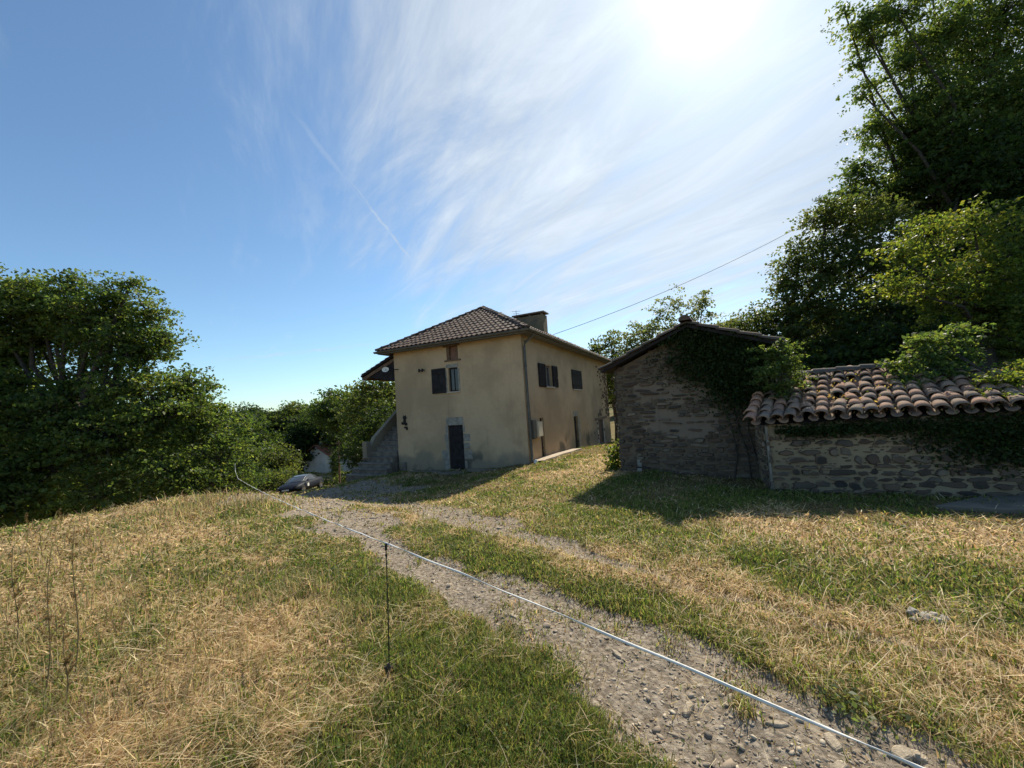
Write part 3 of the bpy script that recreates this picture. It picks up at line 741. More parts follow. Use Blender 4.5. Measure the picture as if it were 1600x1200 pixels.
def build_trees():
    # the big spreading tree at the left, and its neighbours down the bank
    tree('oak_tree', 'large spreading leafy tree at the far left with sky showing through its limbs', 'tree', on_ground(-14.5, 14.5, 0),
         [PB(-20, 480, 13.5, 1.6), PB(60, 470, 14, 1.0), PB(112, 450, 14, .5), PB(105, 480, 14, .9), PB(185, 465, 14, 0.75), PB(150, 500, 14, 1.1), PB(232, 488, 14.2, .65), PB(200, 540, 14, 1.1), PB(258, 530, 14.3, .6), PB(112, 432, 14, .3), PB(205, 442, 14, .35), PB(50, 445, 14, .35),
          PB(60, 530, 14.5, 1.2), PB(80, 500, 14.6, 1.2), PB(190, 505, 14.6, .8), PB(225, 550, 14.8, .8), PB(130, 530, 15, 1.0), PB(30, 560, 14.6, 1.0), PB(150, 565, 14.3, .6), PB(115, 600, 14, .7), PB(20, 600, 14, .8), PB(305, 620, 15, .7), PB(-60, 560, 14, 1.6), PB(-150, 520, 14, 2.2), PB(-10, 640, 13.2, 1.5), PB(90, 660, 13.5, 1.3), PB(205, 610, 14.0, 1.15), PB(290, 600, 14.5, .8), PB(255, 650, 14, 1.3), PB(170, 690, 13.5, 1.5),
          PB(60, 720, 13.3, 1.5), PB(310, 660, 14.5, .85), PB(-100, 650, 13, 2.0), PB(-220, 640, 13, 2.6), PB(20, 785, 12.6, 1.1), PB(-90, 760, 12, 1.6)], 'oak', leaf=0.068, dens=3.6, trunk_r=.30)
    tree('hedgerow_tree', 'leafy low tree filling the bank right of the large left tree', 'tree', on_ground(-11.0, 15.5, 0),
         [PB(250, 735, 13.5, 1.25), PB(320, 715, 14.5, 1.2), PB(340, 650, 15.5, .75), PB(370, 690, 15.8, 1.0), PB(385, 745, 16.5, .6), PB(170, 770, 13, 1.1), PB(300, 760, 14, .9), PB(360, 750, 15.5, .8), PB(395, 705, 16.5, .3)], 'oak', leaf=0.062, dens=2.3, trunk_r=.13)
    tree('dark_tree', 'dark tree in shade behind the large left tree', 'tree', on_ground(-22, 19, 0),
         [PB(30, 700, 18, 3.0), PB(-160, 650, 18, 4), PB(120, 640, 19.5, 2.0), PB(-70, 770, 17, 2.6), PB(170, 740, 18, 2.3), PB(-350, 700, 17, 4.5), PB(240, 700, 19, 1.8), PB(90, 790, 16.5, 1.8), PB(330, 740, 20, 1.5)], 'dark', leaf=0.11, dens=2.0, trunk_r=.25, twigs=False)
    # overhanging oak at the right
    tree('oak_tree', 'tall oak overhanging the top right corner against the bright sky', 'tree', on_ground(28, 23, 0),
         [PB(1450, 200, 22, 1.9), PB(1430, 160, 22.5, 1.6), PB(1540, 230, 22, 2.4), PB(1350, 150, 22.5, .7), PB(1440, 270, 23, 1.9), PB(1540, 100, 23, 2.4), PB(1370, 330, 24, 1.5), PB(1330, 300, 24, 1.1), PB(1560, 350, 23, 2.6), PB(1360, 70, 22, .8), PB(1320, 20, 22, .5), PB(1350, 35, 21.4, 1.03), PB(1400, 20, 21.4, 1.52), PB(1470, 60, 22.1, 2.07), PB(1560, 30, 22.1, 2.48), PB(1420, 100, 22.1, 1.52), PB(1500, 150, 22.1, 2.07), PB(1590, 160, 21.4, 2.62), PB(1365, 195, 22.8, 1.10), PB(1420, 220, 22.8, 1.72), PB(1500, 240, 22.1, 2.21),
          PB(1340, 265, 23.5, 0.97), PB(1390, 300, 23.5, 1.52), PB(1590, 280, 21.4, 2.48), PB(1480, 320, 22.8, 2.07), PB(1700, 100, 22.1, 3.59), PB(1750, 300, 20.7, 3.59), PB(1600, -110, 22.1, 3.31), PB(1450, -80, 22.8, 2.35), PB(1900, 200, 20.7, 4.83), PB(1340, 100, 22.1, 0.41)], 'oak', leaf=0.10, dens=2.0, trunk_r=.30, fork=.35)
    tree('maple_tree', 'yellow green leafy tree lit by the sun above the tiled shed roof', 'tree', on_ground(16.5, 13.5, 0),
         [PB(1400, 400, 12.8, .55), PB(1450, 370, 13, .9), PB(1520, 350, 13, .9), PB(1395, 450, 12.6, .55), PB(1455, 440, 12.8, .9), PB(1530, 430, 13, 1.1), PB(1590, 400, 13, 1.2), PB(1590, 480, 12.8, 1.0), PB(1460, 480, 13, .6), PB(1540, 500, 13, .9), PB(1600, 540, 13, 1.0), PB(1560, 470, 12.6, .8), PB(1680, 430, 13, 1.6), PB(1800, 400, 13, 1.8)],
         'yellow', leaf=0.065, dens=2.4, trunk_r=.2)
    tree('oak_tree', 'dark rounded oak behind the stone barn, left edge stepping down to the roof', 'tree', on_ground(15, 24, 0),
         [PB(1290, 335, 20, 1.1), PB(1330, 350, 20, 1.7), PB(1250, 400, 20.5, 1.1), PB(1300, 420, 20, 1.9), PB(1225, 440, 21, .9), PB(1250, 480, 20.5, 1.5), PB(1195, 500, 21, 1.1), PB(1380, 400, 19.5, 2.2), PB(1330, 500, 19.5, 2.1), PB(1240, 540, 20, 1.6), PB(1160, 510, 22, .8), PB(1185, 545, 21, 1.1), PB(1300, 570, 19, 1.6)], 'olive', leaf=0.09, dens=2.4, trunk_r=.35, twigs=False)
    tree('dark_tree', 'dense shaded tree filling the wood behind the tiled shed', 'tree', on_ground(22, 22, 0),
         [PB(1420, 520, 19, 2.6), PB(1520, 560, 18, 2.4), PB(1620, 520, 18, 3), PB(1550, 400, 21, 3.5), PB(1450, 430, 21, 3), PB(1750, 560, 17, 3.5), PB(1340, 560, 18, 1.8), PB(1650, 300, 21, 4), PB(1420, 590, 17, 1.6), PB(1900, 500, 17, 4), PB(1500, 280, 22, 3.2), PB(1280, 590, 18, 1.3)], 'dark', leaf=0.13, dens=2.2, trunk_r=.4, twigs=False)
    # feathery tree and small trees behind the barn
    tree('poplar_tree', 'feathery pale tree rising behind the barn ridge', 'tree', on_ground(17, 36, -.2),
         [PB(1060, 478, 33, (0.8, .8, 1.5)), PB(1092, 478, 33, (1.1, 1, 1.8)), PB(1030, 492, 33, (1.2, 1, 1.5)), PB(1075, 510, 33, 1.9), PB(1100, 462, 33, (.5, .5, .9)), PB(1040, 530, 33, 2)], 'silver', leaf=0.12, dens=0.62, trunk_r=.2)
    tree('ash_tree', 'pale green tree between the feathery tree and the dark oak', 'tree', on_ground(21, 37, -.2),
         [PB(1130, 508, 32, 1.2), PB(1150, 520, 32, 1.5), PB(1120, 540, 32, 1.8), PB(1170, 545, 31, 1.6)], 'silver', leaf=0.12, dens=1.0, trunk_r=.2)
    tree('small_tree', 'small round tree between the farmhouse eave and the barn roof', 'tree', on_ground(9.5, 37, -.2),
         [PB(930, 545, 34, .9), PB(955, 538, 34, 1.3), PB(950, 570, 34, 1.7), PB(975, 560, 34, 1.4), PB(958, 600, 34, 2)], 'olive', leaf=0.12, dens=1.2, trunk_r=.2)
    tree('willow_tree', 'loose grey green tree left of the feathery tree behind the barn', 'tree', on_ground(12, 37, -.2),
         [PB(985, 530, 33, 1.2), PB(1005, 518, 33, 1.3), PB(1015, 540, 33, 1.8), PB(990, 560, 33, 1.5)], 'silver', leaf=0.12, dens=0.9, trunk_r=.2)
    # behind the stairs of the farmhouse
    tree('hazel_tree', 'sunlit bushy tree behind the outdoor stairs of the farmhouse', 'tree', on_ground(-9.5, 33, 0),
         [PB(600, 605, 30, 1.4), PB(575, 612, 30, 1.3), PB(560, 640, 31, 1.7), PB(610, 640, 29, 1.9), PB(585, 670, 28, 1.8), PB(565, 685, 29, 1.0), PB(640, 620, 30, 2), PB(600, 700, 27, 1.2)], 'olive', leaf=0.12, dens=1.5, trunk_r=.25, twigs=False)
    tree('dark_tree', 'dark shaded tree left of the sunlit tree behind the stairs', 'tree', on_ground(-19, 52, 0),
         [PB(535, 640, 50, 3), PB(515, 648, 50, 2.0), PB(548, 665, 48, 2.4), PB(570, 665, 46, 2.4)], 'dark', leaf=0.2, dens=1.8, trunk_r=.3, twigs=False)
    # shrubs
    tree('shrub', 'round green shrub left of the white house in the valley', 'shrub', on_ground(-32, 60, 0),
         [PB(436, 715, 56, 2.2), PB(440, 726, 56, 1.6), PB(425, 730, 55, 2.0), PB(440, 742, 53, 1.5)], 'olive', leaf=0.2, dens=1.6, trunk_r=.12, twigs=False)
    for i, (px, py, d, r, lab) in enumerate([(415, 752, 38, 1.3, 'leftmost low hedge shrub behind the car'), (440, 748, 40, 1.1, 'low hedge shrub just behind the front of the car'), (482, 751, 41, .9, 'low hedge shrub behind the roof of the car'),
                                             (512, 752, 40, .9, 'low hedge shrub behind the tail of the car'), (548, 742, 38, .8, 'rightmost low hedge shrub beside the thin pole')]):
        p = D(px, py, d); 
        tree('hedge_shrub', lab, 'shrub', on_ground(p[0], p[1]), [(p, r), (p + [r * .9, .3, -.3], r * .8), (p - [r * .8, .3, .4], r * .85), (p - [0, 0, r * .8], r)], 'olive', leaf=0.12, dens=1.3, trunk_r=.06, group='low shrubs along the lane behind the car', twigs=False)
    tree('shrub', 'leafy bush beside the foot of the outdoor stairs', 'shrub', on_ground(-7.6, 23, 0),
         [PB(560, 715, 23, .9), PB(545, 700, 25, .9), PB(570, 690, 23.5, .8), PB(580, 668, 24, .9), PB(555, 735, 22, .5), PB(600, 650, 25, 1.0)], 'dark', leaf=0.08, dens=1.8, trunk_r=.06, twigs=False)
    p = D(523, 715, 62)
    tree('cypress', 'small dark conical conifer in front of the white house', 'tree', on_ground(p[0], p[1]), [(p + [0, 0, -2.0], (.8, .8, 1.1)), (p + [0, 0, -.8], (.75, .75, 1.2)), (p + [0, 0, .4], (.4, .4, 1.0))], 'dark', leaf=0.07, dens=4, trunk_r=.1, twigs=False)
    # weed at the barn's left corner
    p = ground_px(963, 732)
    tree('leafy_weed', 'broad leafed weed growing at the left corner of the barn', 'plant', p, [(p + [0, 0, .25], .22), (p + [.05, 0, .5], .15), (p + [-.05, -.1, .1], .2)], 'yellow', leaf=0.05, dens=1.2, trunk_r=.012, twigs=False)
    # far wood: one model tree copied
    protos = []
    for k, pal in enumerate(('oak', 'dark', 'olive')):
        bl = [((rng.normal(0, 1.8), rng.normal(0, 1.8), 7 + rng.normal(0, 2.2)), rng.uniform(1.7, 2.8)) for _ in range(13)]
        root = tree('woodland_tree', 'dark green tree among the wood beyond the valley', 'tree', (0, 0, 0), [(np.array(c), r) for c, r in bl], pal, leaf=0.26, dens=1.5, trunk_r=.28, group='trees of the wood beyond the valley', twigs=False)
        protos.append(root)
    spots = []
    for px in range(395, 640, 15):
        d = 100 + rng.uniform(-8, 25); top = np.interp(px, [390, 420, 470, 500, 520, 560, 640], [634, 638, 643, 640, 632, 625, 612]) + rng.uniform(-5, 6)
        spots.append((px + rng.uniform(-4, 4), top, d))
    for px in range(400, 560, 20): spots.append((px, 660 + rng.uniform(-8, 8), 104 + rng.uniform(0, 8)))
    for px in (-300, -180, -60, 60, 180, 300, 360): spots.append((px, 640 + rng.uniform(-10, 10), 70 + rng.uniform(0, 30)))
    for px in (1210, 1150, 1090, 1030, 960, 900, 840): spots.append((px, 585 + rng.uniform(-8, 8), 75 + rng.uniform(0, 20)))
    for px in (1300, 1400, 1500, 1650): spots.append((px, 480, 45))
    used = [False] * 3
    for i, (px, py, d) in enumerate(spots):
        p = D(px, py, d); z = gz(p[0], p[1]); hgt = p[2] - z + 0.4; s = max(0.35, hgt / 11.3)
        k = int(rng.integers(0, 3)); pr = protos[k]
        if not used[k]: o = pr; used[k] = True
        else:
            o = pr.copy(); link(o)
            for ch in list(pr.children):
                c = ch.copy(); link(c); c.parent = o
        o.location = (float(p[0]), float(p[1]), z); o.scale = (max(s, .8), max(s, .8), s); o.rotation_euler = (0, 0, float(rng.uniform(0, 6.28)))
        if px > 800: o['label'] = 'distant dark tree in the wood behind the barn and farmhouse'; o['group'] = 'distant trees behind the barn'
        elif px < 390: o['label'] = 'distant dark tree hidden in the wood behind the large left tree'; o['group'] = 'distant trees behind the left tree'
if True: build_trees()

# ------------------------------------------------------------------ farmhouse
EZ = 4.50      # eave height
def plate(mb, O, U, N, L, z0, z1, openings, depth=0.18, m=0, mr=0):
    """wall sheet with real openings and reveals. O,U,N 2-D; openings (u0,u1,za,zb)"""
    us = sorted({0, L, *[o[0] for o in openings], *[o[1] for o in openings]})
    zs = sorted({z0, z1, *[o[2] for o in openings], *[o[3] for o in openings]})
    Q = lambda u, z, d=0: (O[0] + U[0] * u - N[0] * d, O[1] + U[1] * u - N[1] * d, z)
    for a, b in zip(us[:-1], us[1:]):
        for c, d in zip(zs[:-1], zs[1:]):
            um, zm = (a + b) / 2, (c + d) / 2
            if any(o[0] < um < o[1] and o[2] < zm < o[3] for o in openings): continue
            mb.face([Q(a, c), Q(b, c), Q(b, d), Q(a, d)], m)
    for (a, b, c, d) in openings:
        for p, q in (((a, c), (b, c)), ((b, c), (b, d)), ((b, d), (a, d)), ((a, d), (a, c))):
            mb.face([Q(*p), Q(*q), Q(*q, depth), Q(*p, depth)], mr)
        mb.face([Q(a, c, depth + .25), Q(b, c, depth + .25), Q(b, d, depth + .25), Q(a, d, depth + .25)], mr)

def build_house():
    G0 = -0.7
    root = empty('farmhouse', H(0, 0, G0), 'two storey ochre rendered farmhouse with brown tiled hipped roof and wide chimney', 'house')
    w = MB()
    L, W = 16.5, 6.5
    FO = H(0, 0, 0)[:2]
    # front wall: u runs along t
    plate(w, FO, HL, -HR, W, -2.6, EZ + .03, [(3.04, 3.52, 2.47, 3.50), (2.97, 3.56, 3.84, 4.42), (2.95, 3.70, -.86, 1.02)])
    side_open = [(2.55, 3.42, 2.45, 3.44), (1.45, 1.90, -.62, 1.08), (6.6, 7.35, -.90, .88), (12.4, 13.9, -1.33, .34)]
    plate(w, FO, HR, -HL, L, -2.6, EZ + .03, side_open)
    plate(w, H(0, W, 0)[:2], HR, HL, L, -4, EZ + .03, [(3.0, 4.0, 1.3, 3.2)])
    plate(w, H(L, 0, 0)[:2], HL, HR, W, -4, EZ + .03, [])
    o = w.build('wall', [M_render], root)
    # object space of the wall material: rotate the mesh so x follows the side wall (kept simple: world-aligned)
    # exposed rubble where the render has fallen near the far corner of the side wall
    e = MB()
    def patch_stone(s, z, a, b):
        k = 9; c = H(s, -.004, z)
        pts = []
        for i in range(k):
            an = 6.283 * i / k; q = random.uniform(.7, 1.15)
            pts.append(c + np.array([*(HR * a * math.cos(an) * q), b * math.sin(an) * q]))
        rows = [[p + np.array([*(-HL * -.01), 0]) for p in pts], [p * 1.0 + np.array([*(-HL * .022), 0]) for p in pts], [c + (p - c) * .7 + np.array([*(-HL * .04), 0]) for p in pts]]
        e.grid(rows, 0, False, True); e.face(rows[-1], 0)
    for _ in range(170):
        z = random.uniform(.45, 4.1); s = 16.4 - abs(random.gauss(0, 1)) * (0.7 + 0.85 * max(0, min(1, (z - .6) / 2.6)))
        if s < 16.35 and s > 12.0: patch_stone(s, z, random.uniform(.05, .20), random.uniform(.03, .09))
    for _ in range(7): patch_stone(random.uniform(12.2, 15.4), random.uniform(.5, 1.0), random.uniform(.08, .2), random.uniform(.05, .16))
    for _ in range(8): patch_stone(random.choice([12.15, 14.15]) + random.uniform(-.1, .1), random.uniform(-1.3, .3), .12, .09)
    e.build('exposed_stonework', [M_wallstone], root)
    # soffit and eaves board
    OV = .5
    b = MB()
    ring = [(-OV, -OV), (L + OV, -OV), (L + OV, W + OV), (-OV, W + OV)]
    inn = [(.02, .02), (L - .02, .02), (L - .02, W - .02), (.02, W - .02)]
    for i in range(4):
        j = (i + 1) % 4
        b.face([H(*ring[i], EZ - .04), H(*ring[j], EZ - .04), H(*inn[j], EZ + .0), H(*inn[i], EZ + .0)][::-1], 0)
        b.face([H(*ring[i], EZ - .05), H(*ring[j], EZ - .05), H(*ring[j], EZ + .10), H(*ring[i], EZ + .10)], 0)
    b.build('eaves_board', [M_fascia], root)
    # roof deck
    AZ = 6.72; A0, A1 = 3.05, 13.2; T = W / 2
    E = EZ + .09; O2 = OV + .05
    c0, c1, c2, c3 = H(-O2, -O2, E), H(L + O2, -O2, E), H(L + O2, W + O2, E), H(-O2, W + O2, E)
    a0, a1 = H(A0, T, AZ), H(A1, T, AZ)
    r = MB()
    r.face([c3, c0, a0], 0); r.face([c0, c1, a1, a0], 0); r.face([c1, c2, a1], 0); r.face([c2, c3, a0, a1], 0)
    def tiles(P0, P1, A, B, tw=.235, th=.33, arch=.035):
        """roman tiles on the plane of eave P0-P1 with upper points A (over P0 side) and B"""
        e = P1 - P0; Le = np.linalg.norm(e); e = e / Le
        v = (A - P0) - np.dot(A - P0, e) * e; Lv = np.linalg.norm(v); v = v / Lv
        n = np.cross(e, v); n *= np.sign(n[2])
        ua, ub = np.dot(A - P0, e), np.dot(B - P0, e)
        nr_ = int(Lv / th) + 1
        for i in range(nr_):
            f = min(1, (i + .3) * th / Lv)
            lo, hi = ua * f, Le + (ub - Le) * f
            k0 = int(math.ceil(lo / tw - .35)); k1 = int(hi / tw + .1)
            for k in range(k0, k1):
                u0 = k * tw
                jz = random.uniform(-.004, .006); ju = random.uniform(-.006, .006)
                rows = []
                for (vv, lift) in ((i * th - .02, .052), (i * th + th + .05, .012)):
                    row = []
                    for q in range(7):
                        x = q / 6
                        hgt = arch * math.sin(min(1, x / .68) * math.pi) if x < .68 else -.006
                        row.append(P0 + e * (u0 + ju + x * (tw + .01)) + v * min(vv, Lv + .02) + n * (lift + hgt + jz))
                    rows.append(row)
                r.grid(rows, 0, True)
                # thick lower lip
                lip = [[p for p in rows[0]], [p - n * .022 for p in rows[0]]]
                r.grid(lip, 0, False)
    tiles(c0, c3, a0, a0)
    tiles(c0, c1, a0, a1); tiles(c3, c2, a0, a1)
    # hip and ridge caps
    def caps(p, q, rad=.10, step=.36):
        d = q - p; Ln = np.linalg.norm(d); d /= Ln
        sd_ = np.cross(d, [0, 0, 1]); sd_ /= np.linalg.norm(sd_); up = np.cross(sd_, d)
        k = int(Ln / step)
        for i in range(k + 1):
            s0 = p + d * (i * step); s1 = p + d * min(i * step + step + .05, Ln + .1)
            rows = []
            for c, rr_, l in ((s0, rad * 1.12, .045), (s1, rad * .9, .025)):
                rows.append([c + sd_ * rr_ * math.cos(a) + up * (rr_ * .75 * math.sin(a) + l) for a in np.linspace(0, math.pi, 7)])
            r.grid(rows, 0, True)
            r.face(rows[0], 0)
    caps(c0, a0); caps(c3, a0); caps(a0, a1); caps(c1, a1)
    rf = r.build('roof', [M_rooftile], root)
    # chimney (sub-part of the roof)
    ch = MB(); cb = H(3.1, .10, 4.5)
    ch.box(cb, [*(HR * .55), 0], [*(HL * 1.5), 0], [0, 0, 1.42], 0)
    o = ch.build('chimney', [M_chim], rf, origin=np.array(root.location)); 
    cp = MB(); cp.box(H(3.02, .02, 6.0), [*(HR * .71), 0], [*(HL * 1.66), 0], [0, 0, .06], 0)
    for (s, t) in ((3.15, .15), (3.5, .15), (3.15, 1.33), (3.5, 1.33), (3.15, .75)):
        cp.box(H(s, t, 5.92), [*(HR * .1), 0], [*(HL * .1), 0], [0, 0, .08], 0)
    cp.build('chimney_cap', [M_concrete], rf, origin=np.array(root.location))
    an = MB(); p = H(3.3, 1.55, 5.4)
    an.tube([p, p + [0, 0, .95]], .012, 5)
    for z, l in ((.92, .22), (.80, .16), (.70, .12)):
        an.tube([p + [-l, 0, z], p + [l, .0, z]], .008, 4)
    an.tube([p + [0, -.15, .86], p + [0, .2, .9]], .008, 4)
    an.build('aerial', [M_zinc], rf, origin=np.array(root.location))
    # gutters
    g = MB()
    def gutter(p, q, out):
        out = np.array([*out, 0]); rows = []
        for c in (p, q):
            rows.append([c + out * (.07 + .07 * math.cos(a)) + np.array([0, 0, .07 * math.sin(a)]) for a in np.linspace(math.pi, 2 * math.pi, 8)])
        g.grid(rows, 0, True)
        g.grid([[v_ + np.array([0, 0, .004]) for v_ in rw] for rw in rows], 0, True)
        g.tube([rows[0][-1], rows[1][-1]], .012, 5)
    gz0 = EZ + .06
    gutter(H(-OV - .003, -OV - .12, gz0), H(-OV - .003, W + OV + .12, gz0), -HR)
    gutter(H(-OV - .12, -OV - .003, gz0), H(L + OV, -OV - .003, gz0), -HL)
    gutter(H(-OV - .12, W + OV + .003, gz0), H(L + OV, W + OV + .003, gz0), HL)
    g.build('gutter', [M_zinc], root)
    d = MB()
    d.tube([H(.12, -OV - .02, EZ + .0), H(.14, -OV + .05, EZ - .12), H(.12, -.14, EZ - .33), H(.12, -.075, EZ - .48), H(.12, -.075, 1), H(.12, -.075, -.45), H(.10, -.16, -.62)], .05, 8)
    for z in (3.2, 1.6, .1): d.tube([H(.12, -.075, z), H(.12, -.075, z + .04)], .062, 8)
    d.build('downpipe', [M_zinc], root)
    c = MB(); c.tube([H(.36, -.012, EZ - .2), H(.37, -.012, 2.5), H(.42, -.012, 1.05)], .010, 5); c.build('wall_cable', [M_wire], root)
    # windows
    def front_part(mb, t0, t1, z0, z1, s0, s1, m=0): mb.box(H(s0, t0, z0), [*(HL * (t1 - t0)), 0], [*(HR * (s1 - s0)), 0], [0, 0, z1 - z0], m)
    def side_part(mb, s0, s1, z0, z1, t0, t1, m=0): mb.box(H(s0, t0, z0), [*(HR * (s1 - s0)), 0], [*(HL * (t1 - t0)), 0], [0, 0, z1 - z0], m)
    OR = np.array(root.location)
    f = MB()
    for a in ((3.04, 3.09, 2.47, 3.5), (3.47, 3.52, 2.47, 3.5), (3.09, 3.47, 2.47, 2.53), (3.09, 3.47, 3.44, 3.5), (3.265, 3.295, 2.53, 3.44)): front_part(f, *a, .10, .15)
    win = f.build('window', [M_darkwood], root)
    f = MB(); front_part(f, 3.09, 3.47, 2.53, 3.44, .12, .13); f.build('pane', [M_glass], win, origin=OR)
    f = MB(); front_part(f, 2.96, 3.62, 2.41, 2.47, -.06, .12); f.build('sill', [M_sill], win, origin=OR)
    f = MB(); front_part(f, 3.60, 3.74, 2.47, 3.40, -.006, .01); front_part(f, 2.95, 3.04, 2.5, 3.45, -.006, .01); front_part(f, 3.0, 3.62, 3.50, 3.66, -.006, .01); f.build('stone_surround', [M_stone_trim], win, origin=OR)
    f = MB(); front_part(f, 3.66, 4.38, 2.44, 3.53, -.055, -.02)
    for z in (2.62, 3.3): front_part(f, 3.70, 4.34, z, z + .07, -.075, -.055)
    f.build('shutter', [M_darkwood], root, bevel=.004)
    f = MB(); front_part(f, 3.10, 3.42, 3.84, 4.42, .10, .14); v = f.build('attic_opening', [M_brick], root); v['label'] = 'small attic opening filled in with brick, wooden lintel and sill'
    f = MB(); front_part(f, 2.97, 3.10, 3.84, 4.42, .02, .13); front_part(f, 3.42, 3.56, 3.84, 4.42, .02, .13); f.build('jamb', [M_brownwood], v, origin=OR)
    f = MB(); front_part(f, 2.84, 3.66, 3.78, 3.84, -.05, .12); f.build('sill', [M_brownwood], v, origin=OR)
    f = MB(); front_part(f, 2.86, 3.72, 4.42, 4.49, -.03, .12); f.build('lintel', [M_brownwood], v, origin=OR)
    # front door
    f = MB(); 
    for i in range(5): front_part(f, 2.95 + i * .15, 2.95 + i * .15 + .146, -.80, 1.02, .06 + .004 * (i % 2), .12)
    for z in (-.45, .65): front_part(f, 2.98, 3.67, z, z + .09, .035, .06)
    front_part(f, 3.18, 3.32, -.84, -.62, .05, .058)
    dr = f.build('door', [M_darkwood], root); dr['label'] = 'narrow dark plank door in the shaded front wall'
    f = MB(); f.tube([H(.03, 3.08, .1), H(-.02, 3.08, .12), H(-.02, 3.08, .22), H(.03, 3.08, .24)], .008, 5); f.build('handle', [M_black], dr, origin=OR)
    f = MB(); front_part(f, 2.90, 3.78, 1.02, 1.36, -.012, .05)
    for k, (z, h_, wl, wr) in enumerate([(-.86, .38, .30, .12), (-.46, .42, .36, .40), (-.02, .30, .14, .30), (.30, .36, .20, .34), (.68, .33, .13, .10)]):
        front_part(f, 3.70, 3.70 + wl, z, z + h_, -.012 - .003 * k % .005, .05); front_part(f, 2.95 - wr, 2.95, z + .03, z + h_ - .02, -.010, .05)
    f.build('stone_surround', [M_stone_trim], dr, origin=OR, bevel=.015)
    # side windows
    f = MB()
    for a in ((2.55, 2.62, 2.45, 3.44), (3.35, 3.42, 2.45, 3.44), (2.62, 3.35, 2.45, 2.52), (2.62, 3.35, 3.37, 3.44), (2.95, 3.02, 2.52, 3.37)): side_part(f, *a, .10, .15)
    win = f.build('window', [M_greywood], root)
    f = MB(); side_part(f, 2.62, 3.35, 2.52, 3.37, .12, .13); f.build('pane', [M_glass], win, origin=OR)
    f = MB(); side_part(f, 2.5, 3.65, 2.39, 2.45, -.07, .1); f.build('sill', [M_sill], win, origin=OR)
    for (a, b_) in ((1.64, 2.50), (3.47, 4.22)):
        f = MB(); side_part(f, a, b_, 2.42, 3.47, -.05, -.02)
        for z0_, z1_ in ((2.47, 2.85), (2.95, 3.42)): 
            side_part(f, a + .04, a + .09, z0_, z1_, -.075, -.05); side_part(f, b_ - .09, b_ - .04, z0_, z1_, -.075, -.05)
            for z in np.arange(z0_, z1_, .06): side_part(f, a + .09, b_ - .09, z, z + .022, -.068, -.05)
        f.build('shutter', [M_darkwood], root)
    f = MB(); side_part(f, 6.78, 8.85, 2.40, 3.48, -.045, -.01)
    for z in (2.6, 3.2): side_part(f, 6.9, 8.7, z, z + .08, -.065, -.045)
    sh = f.build('shutter', [M_darkwood], root); sh['label'] = 'closed dark shutter on the second upper window'
    f = MB(); side_part(f, 6.9, 8.7, 2.32, 2.39, -.05, .02); f.build('sill', [M_sill], sh, origin=OR)
    for (a, b_, z0_, z1_, mt) in ((1.45, 1.90, -.62, 1.08, M_darkwood), (6.6, 7.35, -.90, .88, M_darkwood), (12.4, 13.9, -1.33, .34, M_brownwood)):
        f = MB(); n = max(2, int((b_ - a) / .2))
        for i in range(n): side_part(f, a + (b_ - a) * i / n, a + (b_ - a) * (i + .97) / n, z0_ + .02, z1_, .10 + .004 * (i % 2), .15)
        side_part(f, a + .03, b_ - .03, z0_ + .35, z0_ + .43, .075, .1); side_part(f, a + .03, b_ - .03, z1_ - .4, z1_ - .32, .075, .1)
        dr = f.build('door', [mt], root)
        if b_ - a > 1:
            f = MB(); side_part(f, 11.5, 15.3, .34, .50, -.03, .1); f.build('lintel', [M_brownwood], dr, origin=OR)
            f = MB(); side_part(f, 12.05, 12.4, -1.5, .34, -.012, .1); f.build('stone_jamb', [M_sill], dr, origin=OR); f = MB(); side_part(f, 13.9, 14.25, -1.5, .34, -.010, .1); f.build('stone_jamb', [M_sill], dr, origin=OR)
        elif a > 5:
            f = MB(); side_part(f, 6.5, 7.5, .88, 1.15, -.008, .1); side_part(f, 7.35, 7.75, -.9, .8, -.010, .1); f.build('stone_surround', [M_stone_trim], dr, origin=OR)
    f = MB(); side_part(f, .30, .62, .30, 1.05, -.16, -.0); f.build('meter_box', [M_zinc], root, bevel=.006)['label'] = 'dark grey meter box by the downpipe'
    f = MB(); side_part(f, .72, 1.22, .34, .95, -.20, -.0); side_part(f, .75, 1.19, .37, .92, -.205, -.20); f.build('meter_box', [M_whitebox], root, bevel=.006)['label'] = 'cream meter box beside the dark one'
    # lamp dish at the top left of the front wall, insulator bracket, iron ornament
    f = MB(); f.tube([H(.0, 6.25, 3.72), H(-.22, 6.35, 3.72), H(-.26, 6.55, 3.74)], .02, 6); arm = f.build('wall_lamp', [M_black], root)
    f = MB(); c = H(-.26, 6.80, 3.76); nrm = unit([-.1, -1, .15]); a_ = unit(np.cross(nrm, [0, 0, 1])); b2 = np.cross(nrm, a_)
    f.grid([[c + nrm * (.0 if q < 1 else 0) * 0 - nrm * .07 * (1 - q ** 2) + (a_ * math.cos(t) + b2 * math.sin(t) * .72) * .17 * q for t in np.linspace(0, 6.283, 17)[:-1]] for q in (.05, .4, .7, 1)], 0, True, True)
    f.tube([c, c + nrm * .05], [.045, .02], 8)
    f.build('shade', [M_white], arm, origin=OR)
    f = MB()
    for t in (4.80, 4.98): f.tube([H(0, t, 3.55), H(-.10, t, 3.55), H(-.12, t, 3.50)], [.02, .02, .045], 6); f.tube([H(-.12, t, 3.46), H(-.12, t, 3.60)], .045, 7)
    f.build('cable_insulator', [M_black], root)
    f = MB()   # iron silhouette of a climbing cat
